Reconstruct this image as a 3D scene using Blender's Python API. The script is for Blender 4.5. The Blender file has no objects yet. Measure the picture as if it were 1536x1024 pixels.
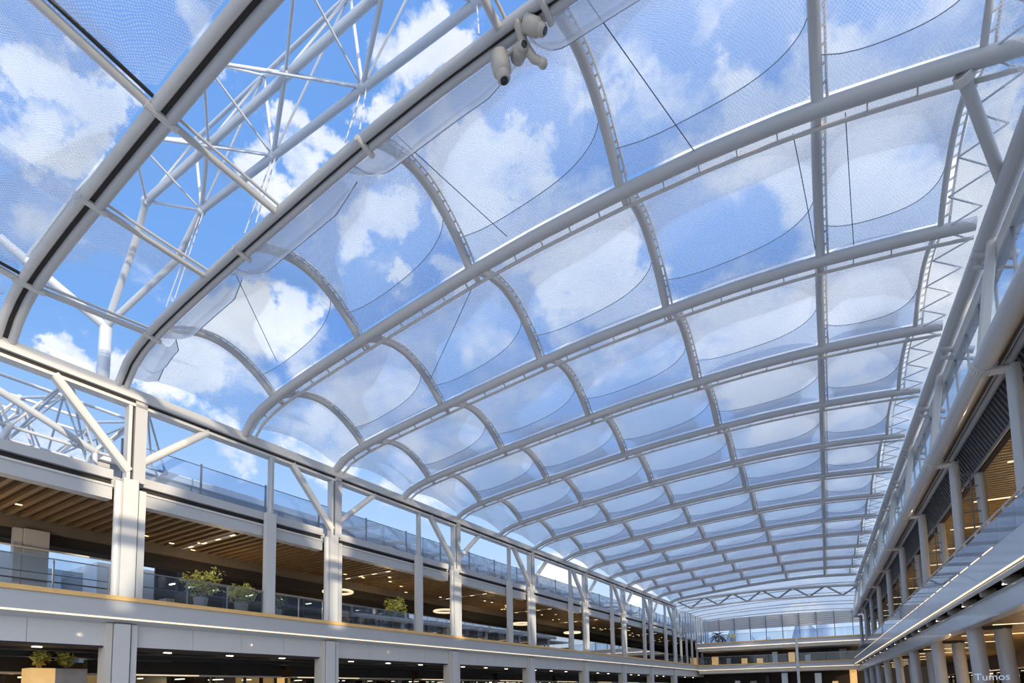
import bpy, math, random
from mathutils import Vector, Matrix
random.seed(11)
sc = bpy.context.scene
COL = sc.collection
R_ = math.radians

# ------------------------------------------------------------------ camera calibration
F_PX, CY, PITCH, ROLL, YAW = 870.0, 961.98, 0.0893, -0.01875, 0.52392
EYE = Vector((0, 0, 1.75))
S_L, S_R = 4.6222, 4.67995            # arch spacing along the left and the right eave
Z_L, Z_R = 12.383, 13.336             # eave heights
NA = 14                               # roof arches 0..13

# ------------------------------------------------------------------ frames of the two long sides
class Frame:
    def __init__(s, o, ang, inward):
        s.o = Vector(o); s.d = Vector((math.sin(ang), math.cos(ang), 0))
        s.n = Vector((s.d.y, -s.d.x, 0)) * inward
    def __call__(s, u, v, z):
        return s.o + s.d * u + s.n * v + Vector((0, 0, z))
L = Frame((-20.716, 9.610, 0), 0.04318, 1)
R = Frame((3.883, 9.092, 0), -0.04318, -1)
class World_(Frame):                  # plain X / Y frame for the far end: u = x, v = y
    def __init__(s): pass
    def __call__(s, u, v, z): return Vector((u, v, z))
W = World_()

# ------------------------------------------------------------------ materials
def mat(name, col, rough=.5, metal=0., coat=0., emit=None, estr=0., noise=0., nscale=6., spec=.5):
    m = bpy.data.materials.new(name); m.use_nodes = True
    nt = m.node_tree; b = nt.nodes['Principled BSDF']
    b.inputs['Base Color'].default_value = (*col, 1)
    b.inputs['Roughness'].default_value = rough
    b.inputs['Metallic'].default_value = metal
    b.inputs['Specular IOR Level'].default_value = spec
    if coat: b.inputs['Coat Weight'].default_value = coat
    if emit:
        b.inputs['Emission Color'].default_value = (*emit, 1)
        b.inputs['Emission Strength'].default_value = estr
    if noise:
        tc = nt.nodes.new('ShaderNodeTexCoord'); n = nt.nodes.new('ShaderNodeTexNoise')
        n.inputs['Scale'].default_value = nscale; n.inputs['Detail'].default_value = 5
        nt.links.new(tc.outputs['Object'], n.inputs['Vector'])
        mx = nt.nodes.new('ShaderNodeMix'); mx.data_type = 'RGBA'
        mx.inputs[6].default_value = (*[c * (1 - noise) for c in col], 1)
        mx.inputs[7].default_value = (*[min(1, c * (1 + noise)) for c in col], 1)
        nt.links.new(n.outputs['Fac'], mx.inputs[0]); nt.links.new(mx.outputs[2], b.inputs['Base Color'])
    return m

def glassy(name, tint, refl=.6, haze=0., hazecol=(.8, .85, .9), ior=1.45, rough=.02):
    m = bpy.data.materials.new(name); m.use_nodes = True
    nt = m.node_tree; nt.nodes.clear()
    out = nt.nodes.new('ShaderNodeOutputMaterial')
    tr = nt.nodes.new('ShaderNodeBsdfTransparent'); tr.inputs[0].default_value = (*tint, 1)
    gl = nt.nodes.new('ShaderNodeBsdfGlossy'); gl.inputs['Roughness'].default_value = rough
    fr = nt.nodes.new('ShaderNodeFresnel'); fr.inputs[0].default_value = ior
    mu = nt.nodes.new('ShaderNodeMath'); mu.operation = 'MULTIPLY'; mu.inputs[1].default_value = refl
    nt.links.new(fr.outputs[0], mu.inputs[0])
    base = tr.outputs[0]
    if haze:
        df = nt.nodes.new('ShaderNodeBsdfDiffuse'); df.inputs[0].default_value = (*hazecol, 1)
        h = nt.nodes.new('ShaderNodeMixShader'); h.inputs[0].default_value = haze
        nt.links.new(tr.outputs[0], h.inputs[1]); nt.links.new(df.outputs[0], h.inputs[2]); base = h.outputs[0]
    mx = nt.nodes.new('ShaderNodeMixShader')
    nt.links.new(mu.outputs[0], mx.inputs[0]); nt.links.new(base, mx.inputs[1]); nt.links.new(gl.outputs[0], mx.inputs[2])
    nt.links.new(mx.outputs[0], out.inputs[0])
    return m

def foil(name, base=.16, frit=.24, pitch=.085, edge=.42, wrinkle=.10, tint=(.93, .96, 1.)):
    """ETFE film: mostly see-through, printed with a dot frit, milky where the light catches it."""
    m = bpy.data.materials.new(name); m.use_nodes = True
    nt = m.node_tree; nt.nodes.clear(); N = nt.nodes.new; K = nt.links.new
    def math_(op, a, b=None, c=None, clamp=False):
        n = N('ShaderNodeMath'); n.operation = op; n.use_clamp = clamp
        for i, x in enumerate((a, b, c)):
            if x is None: continue
            if isinstance(x, (int, float)): n.inputs[i].default_value = x
            else: K(x, n.inputs[i])
        return n.outputs[0]
    uv = N('ShaderNodeUVMap'); sp = N('ShaderNodeSeparateXYZ'); K(uv.outputs[0], sp.inputs[0])
    w = 2 * math.pi / pitch
    wob = N('ShaderNodeTexNoise'); wob.inputs['Scale'].default_value = 1.3; K(uv.outputs[0], wob.inputs['Vector'])
    wx = math_('MULTIPLY_ADD', wob.outputs['Fac'], .25, sp.outputs[0]); wy = math_('MULTIPLY_ADD', wob.outputs['Fac'], -.2, sp.outputs[1])
    sx = math_('SINE', math_('MULTIPLY', wx, w)); sy = math_('SINE', math_('MULTIPLY', wy, w))
    dots = math_('MULTIPLY_ADD', math_('MULTIPLY', sx, sy), .9, .5, True)
    fine = N('ShaderNodeTexNoise'); fine.inputs['Scale'].default_value = .55; fine.inputs['Detail'].default_value = 6
    fine.inputs['Roughness'].default_value = .6
    K(uv.outputs[0], fine.inputs['Vector'])
    mottle = math_('MULTIPLY', math_('SUBTRACT', fine.outputs['Fac'], .35, None, True), wrinkle * 3)
    op = math_('ADD', math_('MULTIPLY_ADD', dots, frit, base), mottle, None, True)
    lw = N('ShaderNodeLayerWeight'); lw.inputs[0].default_value = .25
    op = math_('MULTIPLY_ADD', math_('POWER', lw.outputs['Facing'], 3.0), edge, op, True)
    tr = N('ShaderNodeBsdfTransparent'); tr.inputs[0].default_value = (*tint, 1)
    df = N('ShaderNodeBsdfDiffuse'); df.inputs[0].default_value = (.80, .83, .87, 1)
    tl = N('ShaderNodeBsdfTranslucent'); tl.inputs[0].default_value = (.88, .91, .95, 1)
    bp = N('ShaderNodeBump'); bp.inputs['Strength'].default_value = .25; bp.inputs['Distance'].default_value = .02
    K(dots, bp.inputs['Height'])
    a = N('ShaderNodeMixShader'); a.inputs[0].default_value = .72
    K(df.outputs[0], a.inputs[1]); K(tl.outputs[0], a.inputs[2])
    b = N('ShaderNodeMixShader'); K(op, b.inputs[0]); K(tr.outputs[0], b.inputs[1]); K(a.outputs[0], b.inputs[2])
    gl = N('ShaderNodeBsdfGlossy'); gl.inputs['Roughness'].default_value = .18; K(bp.outputs[0], gl.inputs['Normal'])
    fr = N('ShaderNodeFresnel'); fr.inputs[0].default_value = 1.35
    c = N('ShaderNodeMixShader'); K(math_('MULTIPLY', fr.outputs[0], .28), c.inputs[0]); K(b.outputs[0], c.inputs[1]); K(gl.outputs[0], c.inputs[2])
    out = N('ShaderNodeOutputMaterial'); K(c.outputs[0], out.inputs[0])
    return m

def timber(name, c0, c1, scale=(1, 1, 1), rough=.5):
    m = bpy.data.materials.new(name); m.use_nodes = True
    nt = m.node_tree; b = nt.nodes['Principled BSDF']; b.inputs['Roughness'].default_value = rough
    tc = nt.nodes.new('ShaderNodeTexCoord'); mp = nt.nodes.new('ShaderNodeMapping'); mp.inputs['Scale'].default_value = scale
    n = nt.nodes.new('ShaderNodeTexNoise'); n.inputs['Scale'].default_value = 4; n.inputs['Detail'].default_value = 6
    r = nt.nodes.new('ShaderNodeValToRGB'); r.color_ramp.elements[0].color = (*c0, 1); r.color_ramp.elements[1].color = (*c1, 1)
    r.color_ramp.elements[0].position = .3; r.color_ramp.elements[1].position = .7
    nt.links.new(tc.outputs['Object'], mp.inputs[0]); nt.links.new(mp.outputs[0], n.inputs['Vector'])
    nt.links.new(n.outputs['Fac'], r.inputs[0]); nt.links.new(r.outputs[0], b.inputs['Base Color'])
    return m

M = dict(
    steel=mat('painted steel', (.52, .525, .53), .38, .0, .3, noise=.05, nscale=1.5),
    steel2=mat('weathered steel rail', (.66, .64, .61), .42, .0, .2, noise=.1, nscale=3),
    truss=mat('white painted truss steel', (.56, .60, .65), .4, 0, .2),
    clad=mat('white metal cladding', (.62, .61, .59), .42, 0, .15, noise=.03, nscale=1.2),
    fascia=mat('grey metal fascia', (.50, .505, .51), .42, .0, .2, noise=.04, nscale=.8),
    bluefascia=mat('blue grey metal fascia', (.62, .66, .72), .3, .25, .3, noise=.06, nscale=.8),
    gap=mat('dark recess', (.035, .03, .028), .8),
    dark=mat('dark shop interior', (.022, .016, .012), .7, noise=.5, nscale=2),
    brown=mat('brown bulkhead', (.060, .040, .024), .55, noise=.25, nscale=1.5),
    timber=timber('brown ceiling slats', (.17, .112, .058), (.27, .18, .092), (1.2, 6, 6)),
    timberb=mat('ceiling backing', (.075, .045, .022), .8),
    gold=timber('golden ceiling slats', (.32, .20, .075), (.46, .30, .12), (1.2, 6, 6)),
    goldb=mat('golden ceiling backing', (.16, .09, .035), .8),
    edge=timber('timber nosing', (.78, .46, .15), (.90, .58, .24), (.6, .6, 6)),
    taupe=mat('dull brown metal', (.20, .17, .13), .5, noise=.15),
    floor=mat('pale warm stone floor', (.76, .70, .61), .45, noise=.06, nscale=.6),
    bark=mat('tree bark', (.12, .09, .06), .9),
    stone=mat('pale stone', (.62, .57, .50), .5, noise=.1, nscale=1),
    led=mat('warm LED strip', (.9, .85, .7), .5, emit=(1., .80, .52), estr=.8),
    ledw=mat('white LED strip', (.9, .9, .85), .5, emit=(1., .76, .44), estr=1.3),
    lamp=mat('lit lamp lens', (.9, .9, .9), .5, emit=(1., .86, .62), estr=5.),
    warmpanel=mat('display with painted warm glow', (.7, .45, .2), .6, emit=(1., .6, .22), estr=.55, noise=.5, nscale=3),  # emission stands in for warm shop light falling on the displays
    display=mat('grey display wall', (.40, .37, .34), .6, noise=.3, nscale=2.5),
    louvre=mat('dark grey louvre', (.19, .20, .22), .45, .3),
    louvreb=mat('louvre backing', (.03, .033, .04), .7),
    black=mat('black trim', (.02, .02, .02), .5),
    rubber=mat('grey rail', (.30, .31, .33), .35, .7),
    cable=mat('thin steel cable', (.10, .14, .20), .4, .5),
    leaf=mat('shrub leaf', (.20, .27, .05), .5, noise=.5, nscale=9),
    leafy=mat('yellow green leaf', (.58, .54, .10), .5, noise=.4, nscale=9),
    leafd=mat('dark leaf', (.03, .05, .03), .5, noise=.4, nscale=5),
    pot=mat('grey planter', (.42, .41, .40), .6),
    wood=mat('tan chair wood', (.45, .27, .11), .5),
    fabric=mat('dark seat fabric', (.05, .055, .065), .8),
    camera=mat('beige camera housing', (.48, .44, .38), .4, noise=.1),
    lens=mat('camera lens', (.015, .015, .02), .1),
    sign=mat('pale sign letters', (.55, .62, .75), .4, emit=(.6, .72, .95), estr=.35),
    hill=mat('distant ridge', (.34, .40, .48), .9, noise=.3, nscale=.02),
    white=mat('white building wall', (.84, .85, .84), .6, noise=.06, nscale=.4),
    glassdark=glassy('dark shop glass', (.55, .58, .60), .35),
    bal=glassy('balustrade glass', (.86, .91, .96), .8, .03, (.6, .7, .85)),
    balR=glassy('balustrade glass with painted blue haze', (.72, .83, .97), 1.0, .45, (.68, .80, 1.0), 1.9),  # blue diffuse haze painted in, standing for the sky's reflection
    terr=glassy('terrace glass', (.84, .91, 1.), .6, .12, (.60, .72, .9)),
    win=glassy('window glass', (.92, .96, 1.), .4, .02),
    foil=foil('fritted foil cushion'),
    foilc=foil('clear foil', .02, .03, .11, .22, .03),
    foilm=foil('heavily fritted foil', .08, .42, .075, .35, .15),
    foilb=foil('double film', .12, .10, .085, .30, .05, (.80, .87, .97)),
    seam=mat('welded film seam', (.30, .36, .46), .5),
    skirt=foil('rolled milky foil', .42, .05, .10, .4, .12),
    foilw=foil('milky foil', .22, .10, .10, .3, .1),
)

# ------------------------------------------------------------------ mesh builder
class MB:
    def __init__(s): s.v = []; s.f = []; s.sm = []; s.uv = None
    def add(s, vs, fs, smooth=False):
        o = len(s.v); s.v += [tuple(p) for p in vs]
        for f in fs: s.f.append(tuple(i + o for i in f)); s.sm.append(smooth)
        return s
    def hexa(s, p):      # 8 corners: bottom ring 0-3, top ring 4-7
        return s.add(p, [(3, 2, 1, 0), (4, 5, 6, 7), (0, 1, 5, 4), (1, 2, 6, 5), (2, 3, 7, 6), (3, 0, 4, 7)])
    def box(s, F, u0, u1, v0, v1, z0, z1):
        return s.hexa([F(u0, v0, z0), F(u1, v0, z0), F(u1, v1, z0), F(u0, v1, z0), F(u0, v0, z1), F(u1, v0, z1), F(u1, v1, z1), F(u0, v1, z1)])
    def prism(s, F, prof, u0, u1, smooth=False):   # profile in (v, z) swept along u
        n = len(prof)
        vs = [F(u0, v, z) for v, z in prof] + [F(u1, v, z) for v, z in prof]
        fs = [(i, (i + 1) % n, n + (i + 1) % n, n + i) for i in range(n)]
        s.add(vs, fs, smooth); s.add(vs, [tuple(range(n - 1, -1, -1)), tuple(range(n, 2 * n))]); return s
    def bar(s, a, b, w, h, up=Vector((0, 0, 1)), cham=0.):
        a = Vector(a); b = Vector(b); d = (b - a).normalized()
        x = d.cross(up); x = x.normalized() if x.length > 1e-5 else Vector((1, 0, 0)); y = x.cross(d)
        if cham:
            k = [(-w/2+cham, -h/2), (w/2-cham, -h/2), (w/2, -h/2+cham), (w/2, h/2-cham), (w/2-cham, h/2), (-w/2+cham, h/2), (-w/2, h/2-cham), (-w/2, -h/2+cham)]
        else:
            k = [(-w/2, -h/2), (w/2, -h/2), (w/2, h/2), (-w/2, h/2)]
        n = len(k)
        vs = [a + x * p + y * q for p, q in k] + [b + x * p + y * q for p, q in k]
        s.add(vs, [(i, (i + 1) % n, n + (i + 1) % n, n + i) for i in range(n)] + [tuple(range(n - 1, -1, -1)), tuple(range(n, 2 * n))]); return s
    def tube(s, pts, r, seg=10, caps=True):
        pts = [Vector(p) for p in pts]; n = len(pts)
        rs = r if isinstance(r, (list, tuple)) else [r] * n
        t0 = (pts[1] - pts[0]).normalized()
        x = t0.cross(Vector((0, 0, 1)))
        x = x.normalized() if x.length > 1e-3 else Vector((1, 0, 0))
        vs = []
        for i, p in enumerate(pts):
            t = (pts[min(i + 1, n - 1)] - pts[max(i - 1, 0)]).normalized()
            x = (x - t * x.dot(t)).normalized(); y = t.cross(x)
            for k in range(seg):
                a = 2 * math.pi * k / seg
                vs.append(p + (x * math.cos(a) + y * math.sin(a)) * rs[i])
        fs = [(i * seg + k, i * seg + (k + 1) % seg, (i + 1) * seg + (k + 1) % seg, (i + 1) * seg + k) for i in range(n - 1) for k in range(seg)]
        s.add(vs, fs, True)
        if caps: s.add(vs, [tuple(range(seg - 1, -1, -1)), tuple(range((n - 1) * seg, n * seg))])
        return s
    def ball(s, c, r, seg=10, rings=7, sq=(1, 1, 1)):
        c = Vector(c); vs = [c + Vector((0, 0, r * sq[2]))]
        for i in range(1, rings):
            a = math.pi * i / rings
            for k in range(seg):
                b = 2 * math.pi * k / seg
                vs.append(c + Vector((r * sq[0] * math.sin(a) * math.cos(b), r * sq[1] * math.sin(a) * math.sin(b), r * sq[2] * math.cos(a))))
        vs.append(c - Vector((0, 0, r * sq[2])))
        fs = [(0, 1 + k, 1 + (k + 1) % seg) for k in range(seg)]
        for i in range(rings - 2):
            for k in range(seg):
                fs.append((1 + i * seg + k, 1 + (i + 1) * seg + k, 1 + (i + 1) * seg + (k + 1) % seg, 1 + i * seg + (k + 1) % seg))
        l = len(vs) - 1
        fs += [(l, 1 + (rings - 2) * seg + (k + 1) % seg, 1 + (rings - 2) * seg + k) for k in range(seg)]
        return s.add(vs, fs, True)
    def mesh(s, name, m):
        me = bpy.data.meshes.new(name); me.from_pydata(s.v, [], s.f)
        me.polygons.foreach_set('use_smooth', s.sm)
        if s.uv:
            l = me.uv_layers.new(name='UVMap')
            for p in me.polygons:
                for li, vi in zip(p.loop_indices, p.vertices): l.data[li].uv = s.uv[vi]
        me.materials.append(m); me.update(); return me
    def build(s, name, m, parent=None, label=None):
        o = bpy.data.objects.new(name, s.mesh(name, m)); COL.objects.link(o)
        if parent is not None:
            o.parent = parent
            q = parent; T = Vector((0, 0, 0))
            while q is not None: T = T + q.location; q = q.parent
            o.matrix_parent_inverse = Matrix.Translation(-T) if parent.type == 'EMPTY' or parent.location.length else Matrix()
        if label: o['label'] = label
        return o

def tag(o, label, cat, group=None, kind=None):
    o['label'] = label; o['category'] = cat
    if group: o['group'] = group
    if kind: o['kind'] = kind
    return o
def thing(name, label, cat, loc, group=None, kind=None):
    o = bpy.data.objects.new(name, None); COL.objects.link(o); o.location = loc; o.empty_display_size = .3
    return tag(o, label, cat, group, kind)
ORD = 'first second third fourth fifth sixth seventh eighth ninth tenth eleventh twelfth thirteenth fourteenth fifteenth sixteenth seventeenth eighteenth nineteenth twentieth'.split()

# ------------------------------------------------------------------ roof geometry
PROF = [(0, 0), (.03, .33), (.08, .48), (.15, .60), (.25, .73), (.33, .82), (.45, .95), (.55, 1.0), (.65, .99), (.75, .92), (.83, .80), (.9, .62), (.96, .45), (1, .3)]
PEAK = [(-3, 2.8), (-.65, 2.45), (0, 2.35), (1, 1.98), (2, 1.40), (3, 1.12), (4, 1.10), (5, 1.02), (6, .98), (7, .86), (8, .76), (9, .72), (14, .74)]
def bul(t):
    for (a, x), (b, y) in zip(PROF, PROF[1:]):
        if t <= b:
            f = max(0, (t - a) / (b - a)); return x + (y - x) * f
    return PROF[-1][1]
def smooth_bul(t): return (bul(max(0, t - .02)) + bul(t) * 2 + bul(min(1, t + .02))) / 4 if t > .03 else bul(t)
def fk(k):
    for (a, x), (b, y) in zip(PEAK, PEAK[1:]):
        if k <= b: return x + (y - x) * max(0, (k - a) / (b - a))
    return PEAK[-1][1]
def A(k, t):                          # point on arch k (k may be fractional / negative)
    a = L(k * S_L, 0, Z_L); b = R(k * S_R, -.14, Z_R)
    return a + (b - a) * t + Vector((0, 0, smooth_bul(t) * fk(k)))
KN = -3.0 / S_L                       # the double beam nearest the camera
RIBT = [.075, .265, .46, .66, .85, .968]
RISE = 1.05
def bay(k0, k1, t, b, rise=RISE):
    p = A(k0, t); q = A(k1, t); r = rise * max(.62, 1 - .045 * k0) * min(1., t / .075 * .55 + .45) * (1 - .25 * max(0, min(1, (t - .85) / .118)))
    return p + (q - p) * b + Vector((0, 0, r * math.sin(math.pi * b) ** .85 if 0 < b < 1 else 0))

AX = Vector((0, 1, 0))
def arch(k, t0=0., t1=1.):
    nm = ORD[k]
    if k == 0: lab = 'heavy double tube roof arch beside the clear bay with the space truss, carrying two cameras'
    elif k == NA - 1: lab = 'farthest white roof arch, last one before the flat trussed roof'
    else: lab = f'white tubular roof arch with ladder rail, {nm} arch counted from the camera end'
    o = thing('roof_arch', lab, 'roof arch', A(k, 0), 'tubular arches spanning the hall')
    n = 44 if k < 6 else 26
    ts = [t0 + (t1 - t0) * (i / n) ** 1.0 for i in range(n + 1)]
    pts = [A(k, t) for t in ts]
    r = (.165 if k < 4 else .145) if k else .11
    MB().tube(pts, r, 12).build('main_tube', M['steel'], o)
    if k == 0:                        # double tube with a dark channel between
        p2 = [p + AX * .25 + Vector((0, 0, -.02)) for p in pts]
        MB().tube(p2, .10, 12).build('second_tube', M['steel'], o)
        m = MB()
        for p, q in zip(pts, pts[1:]): m.bar(p + AX * .125, q + AX * .125, .08, .08)
        m.build('dark_channel', M['gap'], o)
        for t in RIBT[:5]: MB().bar(A(k, t) + Vector((0, -.16, -.08)), A(k, t) + Vector((0, .40, -.10)), .13, .14, cham=.04).build('clamp', M['steel2'], o)
        return o
    ofs = AX * .42 + Vector((0, 0, -.10))
    rail = [p + ofs for p in pts]
    m = MB().tube(rail, .052, 8)
    m.tube([p + AX * .24 for p in pts], .025, 6); step = .9 if k < 8 else 1.5
    ln = sum((b - a).length for a, b in zip(pts, pts[1:])); nr = int(ln / step)
    for i in range(1, nr):
        t = t0 + (t1 - t0) * i / nr; p = A(k, t)
        m.bar(p + AX * .22, p + ofs, .03, .06)
    m.build('ladder_rail', M['steel2'], o)
    for t in RIBT[:5]:
        p = A(k, t); MB().bar(p + Vector((0, -.05, .05)), p + Vector((0, .40, .0)), .16, .14, cham=.03).build('rib_bracket', M['steel2'], o)
    return o
for k in range(NA): arch(k)

WHERE = ['nearest the left eave', 'second from the left eave', 'third from the left eave', 'fourth from the left eave', 'fifth from the left eave', 'nearest the right eave tube']
def rib(k, j):
    t = RIBT[j]
    o = thing('roof_rib', f'curved tubular roof rib {WHERE[j]}, between the {ORD[k]} and {ORD[k+1]} arches', 'roof rib', A(k, t), 'curved ribs between the roof arches')
    n = 18 if k < 5 else 10
    pts = [bay(k, k + 1, t, .0 + i / n) for i in range(n + 1)]
    pts[0] = pts[0] + Vector((0, .1, .05)); 
    MB().tube(pts, .125 if j < 5 else .07, 10).build('rib_tube', M['steel'], o)
    side = Vector((.20, 0, .06))
    m = MB().tube([p + side for p in pts], .03, 6)
    for i in range(1, n): m.bar(pts[i], pts[i] + side, .025, .05)
    m.build('edge_rail', M['steel2'], o)
for k in range(NA - 1):
    for j in range(6): rib(k, j)

def pillow(fn, wid, lng, up, dn, nu, nv, power=3.0):
    """two films meeting along the frame; fn(a, b) -> point on the middle surface"""
    mid = [[fn(i / nu, j / nv) for j in range(nv + 1)] for i in range(nu + 1)]
    out = []
    for sgn, dep in ((1, up), (-1, dn)):
        m = MB(); uv = []; vs = []
        for i in range(nu + 1):
            for j in range(nv + 1):
                a, b = i / nu, j / nv
                du = mid[min(i + 1, nu)][j] - mid[max(i - 1, 0)][j]; dv = mid[i][min(j + 1, nv)] - mid[i][max(j - 1, 0)]
                n = du.cross(dv); n.normalize()
                if n.z < 0: n = -n
                w = (1 - abs(2 * a - 1) ** power) * (1 - abs(2 * b - 1) ** power)
                vs.append(mid[i][j] + n * (sgn * dep * w)); uv.append((a * wid, b * lng))
        fs = [(i * (nv + 1) + j, (i + 1) * (nv + 1) + j, (i + 1) * (nv + 1) + j + 1, i * (nv + 1) + j + 1) for i in range(nu) for j in range(nv)]
        m.add(vs, fs, True); m.uv = uv; out.append(m)
    return out
CW = ['against the left eave', 'second from the left eave', 'third from the left eave', 'fourth from the left eave', 'fifth from the left eave', 'closest to the right eave tube']
TT = [0.004] + RIBT
def cushion(k, j):
    t0, t1 = TT[j], TT[j + 1]
    o = thing('foil_cushion', f'translucent dotted foil cushion {CW[j]}, between the {ORD[k]} and {ORD[k+1]} arches', 'roof cushion', A(k, t0), 'foil cushions of the arched roof')
    e = .012
    fn = lambda a, b: bay(k, k + 1, t0 + (t1 - t0) * a, .05 + .93 * b) + Vector((0, 0, .10))
    w = (A(k, t1) - A(k, t0)).length
    near = k < 5
    up, dn = pillow(fn, w, S_L, .45, .38 if j else .18, 18 if near else 10, 18 if near else 10)
    mm = M['foil'] if k else M['foilc'] if j < 2 else M['foil']
    up.build('upper_film', mm, o); dn.build('lower_film', mm if j else M['foil'], o)
    if j and k < 9:                   # double film in the lower corner, edged by a welded seam
        dp = .40
        def low(a, b): return fn(a, b) - Vector((0, 0, dp * (1 - abs(2 * a - 1) ** 3) * (1 - abs(2 * b - 1) ** 3) + .015))
        n = 18 if near else 10; vs = []; uv = []; seam = []; q = 4
        for i in range(n + 1):
            th = math.pi / 2 * i / n; u = i / n
            sa, sb = .985 * math.sin(th) ** .75, .66 + .21 * max(0, math.cos(th)) ** .6
            oa, ob = (u / .7, .995) if u < .7 else (.995, .995 - (u - .7) / .3 * .33)
            seam.append(low(sa, sb))
            for g in range(q + 1):
                f = g / q; a_, b_ = sa + (min(.995, oa) - sa) * f, sb + (ob - sb) * f
                vs.append(low(a_, b_)); uv.append((a_ * w, b_ * S_L))
        m = MB().add(vs, [(i * (q + 1) + g, (i + 1) * (q + 1) + g, (i + 1) * (q + 1) + g + 1, i * (q + 1) + g + 1) for i in range(n) for g in range(q)], True); m.uv = uv
        m.build('corner_film', M['foilb'], o)
        MB().tube(seam, .011 if near else .014, 5).build('welded_seam', M['seam'], o)
for k in range(NA - 1):
    for j in range(6): cushion(k, j)

# strip of glazing and lattice between the last rib and the right eave tube
for k in range(NA - 1):
    o = thing('edge_glazing', f'latticed glazing strip beside the right eave tube, between {ORD[k]} and {ORD[k+1]} arches', 'glazing', A(k, .97), 'glazing strips along the right eave')
    m = MB(); q = [A(k, .972) + Vector((0, 0, .26)), R(k * S_R, -.3, 13.5), R((k + 1) * S_R, -.3, 13.5), A(k + 1, .972) + Vector((0, 0, .26))]
    m.add(q, [(0, 1, 2, 3)]); m.uv = [(0, 0), (.8, 0), (.8, 4.7), (0, 4.7)]; m.build('film', M['foil'], o)
    m = MB()
    for i in range(4):
        b0, b1 = i / 4, (i + 1) / 4
        p = lambda t, b: A(k, t) + (A(k + 1, t) - A(k, t)) * b
        m.tube([p(.968, b0), p(1., (b0 + b1) / 2)], .022, 6); m.tube([p(1., (b0 + b1) / 2), p(.968, b1)], .022, 6)
    m.build('lattice', M['truss'], o)

# ------------------------------------------------------------------ near bay: double beam, purlins, clear film, near cushions
def N_(t): return A(KN, t)
o = thing('roof_beam', 'thick double tube roof beam with dark channel crossing the upper left corner', 'roof beam', N_(0))
ts = [i / 40 * .72 for i in range(41)]
MB().tube([N_(t) + Vector((0, -.17, 0)) for t in ts], .115, 12).build('near_tube', M['steel2'], o)
MB().tube([N_(t) + Vector((0, .17, 0)) for t in ts], .125, 12).build('far_tube', M['steel'], o)
m = MB()
for a, b in zip(ts, ts[1:]): m.bar(N_(a) + Vector((0, .0, .02)), N_(b) + Vector((0, .0, .02)), .12, .08)
m.build('dark_channel', M['gap'], o)
PUR = [(.062, .075), (.205, .205), (.335, .335), (.62, .62)]
for a, b in PUR: MB().bar(N_(a) + Vector((0, -.36, -.06)), N_(a) + Vector((0, .36, -.06)), .17, .16, cham=.05).build('joint', M['steel2'], o)
PN = ['lowest on the arch', 'second up from the left eave', 'third up from the left eave', 'highest, beside the cameras']
for (a, b), nm in zip(PUR, PN):
    o = thing('purlin', f'straight purlin between double beam and first arch, {nm}', 'purlin', N_(a), 'purlins under the space truss')
    p, q = N_(a) + Vector((0, .3, -.02)), A(0, b) + Vector((0, -.1, -.02))
    MB().tube([p, q], .085, 10).build('purlin_tube', M['steel'], o)
    MB().tube([p + Vector((.16, 0, .1)), q + Vector((.16, 0, .1))], .04, 6).build('glazing_rail', M['steel'], o)
tt = [.004] + [p[1] for p in PUR] + [.8]; tn = [.004] + [p[0] for p in PUR] + [.8]
for i in range(5):
    fn = lambda a, b: N_(tn[i] + (tn[i+1] - tn[i]) * a) * (1 - b) + A(0, tt[i] + (tt[i+1] - tt[i]) * a) * b + Vector((0, 0, .14))
    o = thing('clear_foil_panel', f'clear foil panel under the space truss, {ORD[i]} up from the left eave', 'roof foil', N_(tn[i]), 'clear panels under the space truss')
    up, dn = pillow(fn, 4, 3, .12, .02, 10, 6); up.build('film', M['foilc'], o)
KM = KN - 1.15
o = None
for a, nm in ((.062, 'lower'), (.335, 'upper')):
    o = thing('purlin', f'dark edged roof member at the upper left corner, {nm} of two', 'purlin', N_(a))
    p, q = A(KM, a + .01) + Vector((0, 0, .1)), N_(a) + Vector((0, -.3, 0))
    MB().tube([p, q], .10, 10).build('purlin_tube', M['steel2'], o)
    MB().tube([p + Vector((.2, 0, .06)), q + Vector((.2, 0, .06))], .045, 8).build('edge_rail', M['black'], o)
NT = [.004, .062, .335, .62]
NL = ['large dotted foil cushion at the lower left frame edge, under the lower corner purlin', 'large dotted foil cushion at the left frame edge with a strip across it', 'rippled foil cushion at the top left corner above the upper corner purlin']
for i in range(3):
    fn = lambda a, b: A(KM + (KN - KM) * b, NT[i] + (NT[i+1] - NT[i]) * a) + Vector((0, -.3 * b, .12))
    o = thing('foil_cushion', NL[i], 'roof cushion', A(KM, NT[i]))
    up, dn = pillow(fn, (A(KM, NT[i+1]) - A(KM, NT[i])).length, 5.2, .5, .4, 18, 14)
    up.build('upper_film', M['foilm'], o); dn.build('lower_film', M['foilc'], o)
    if i == 1:
        m = MB(); n = 10
        vs = []
        for j in range(n + 1):
            b = j / n; p = A(KM + (KN - KM) * b, .195) + Vector((0, -.3 * b, -.22)); q = A(KM + (KN - KM) * b, .215) + Vector((0, -.3 * b, -.22)); vs += [p, q]
        m.add(vs, [(2*j, 2*j+1, 2*j+3, 2*j+2) for j in range(n)], True); m.uv = [(i_ % 2 * .4, i_ // 2 * .5) for i_ in range(len(vs))]
        m.build('reinforcing_strip', M['foilw'], o)

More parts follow.
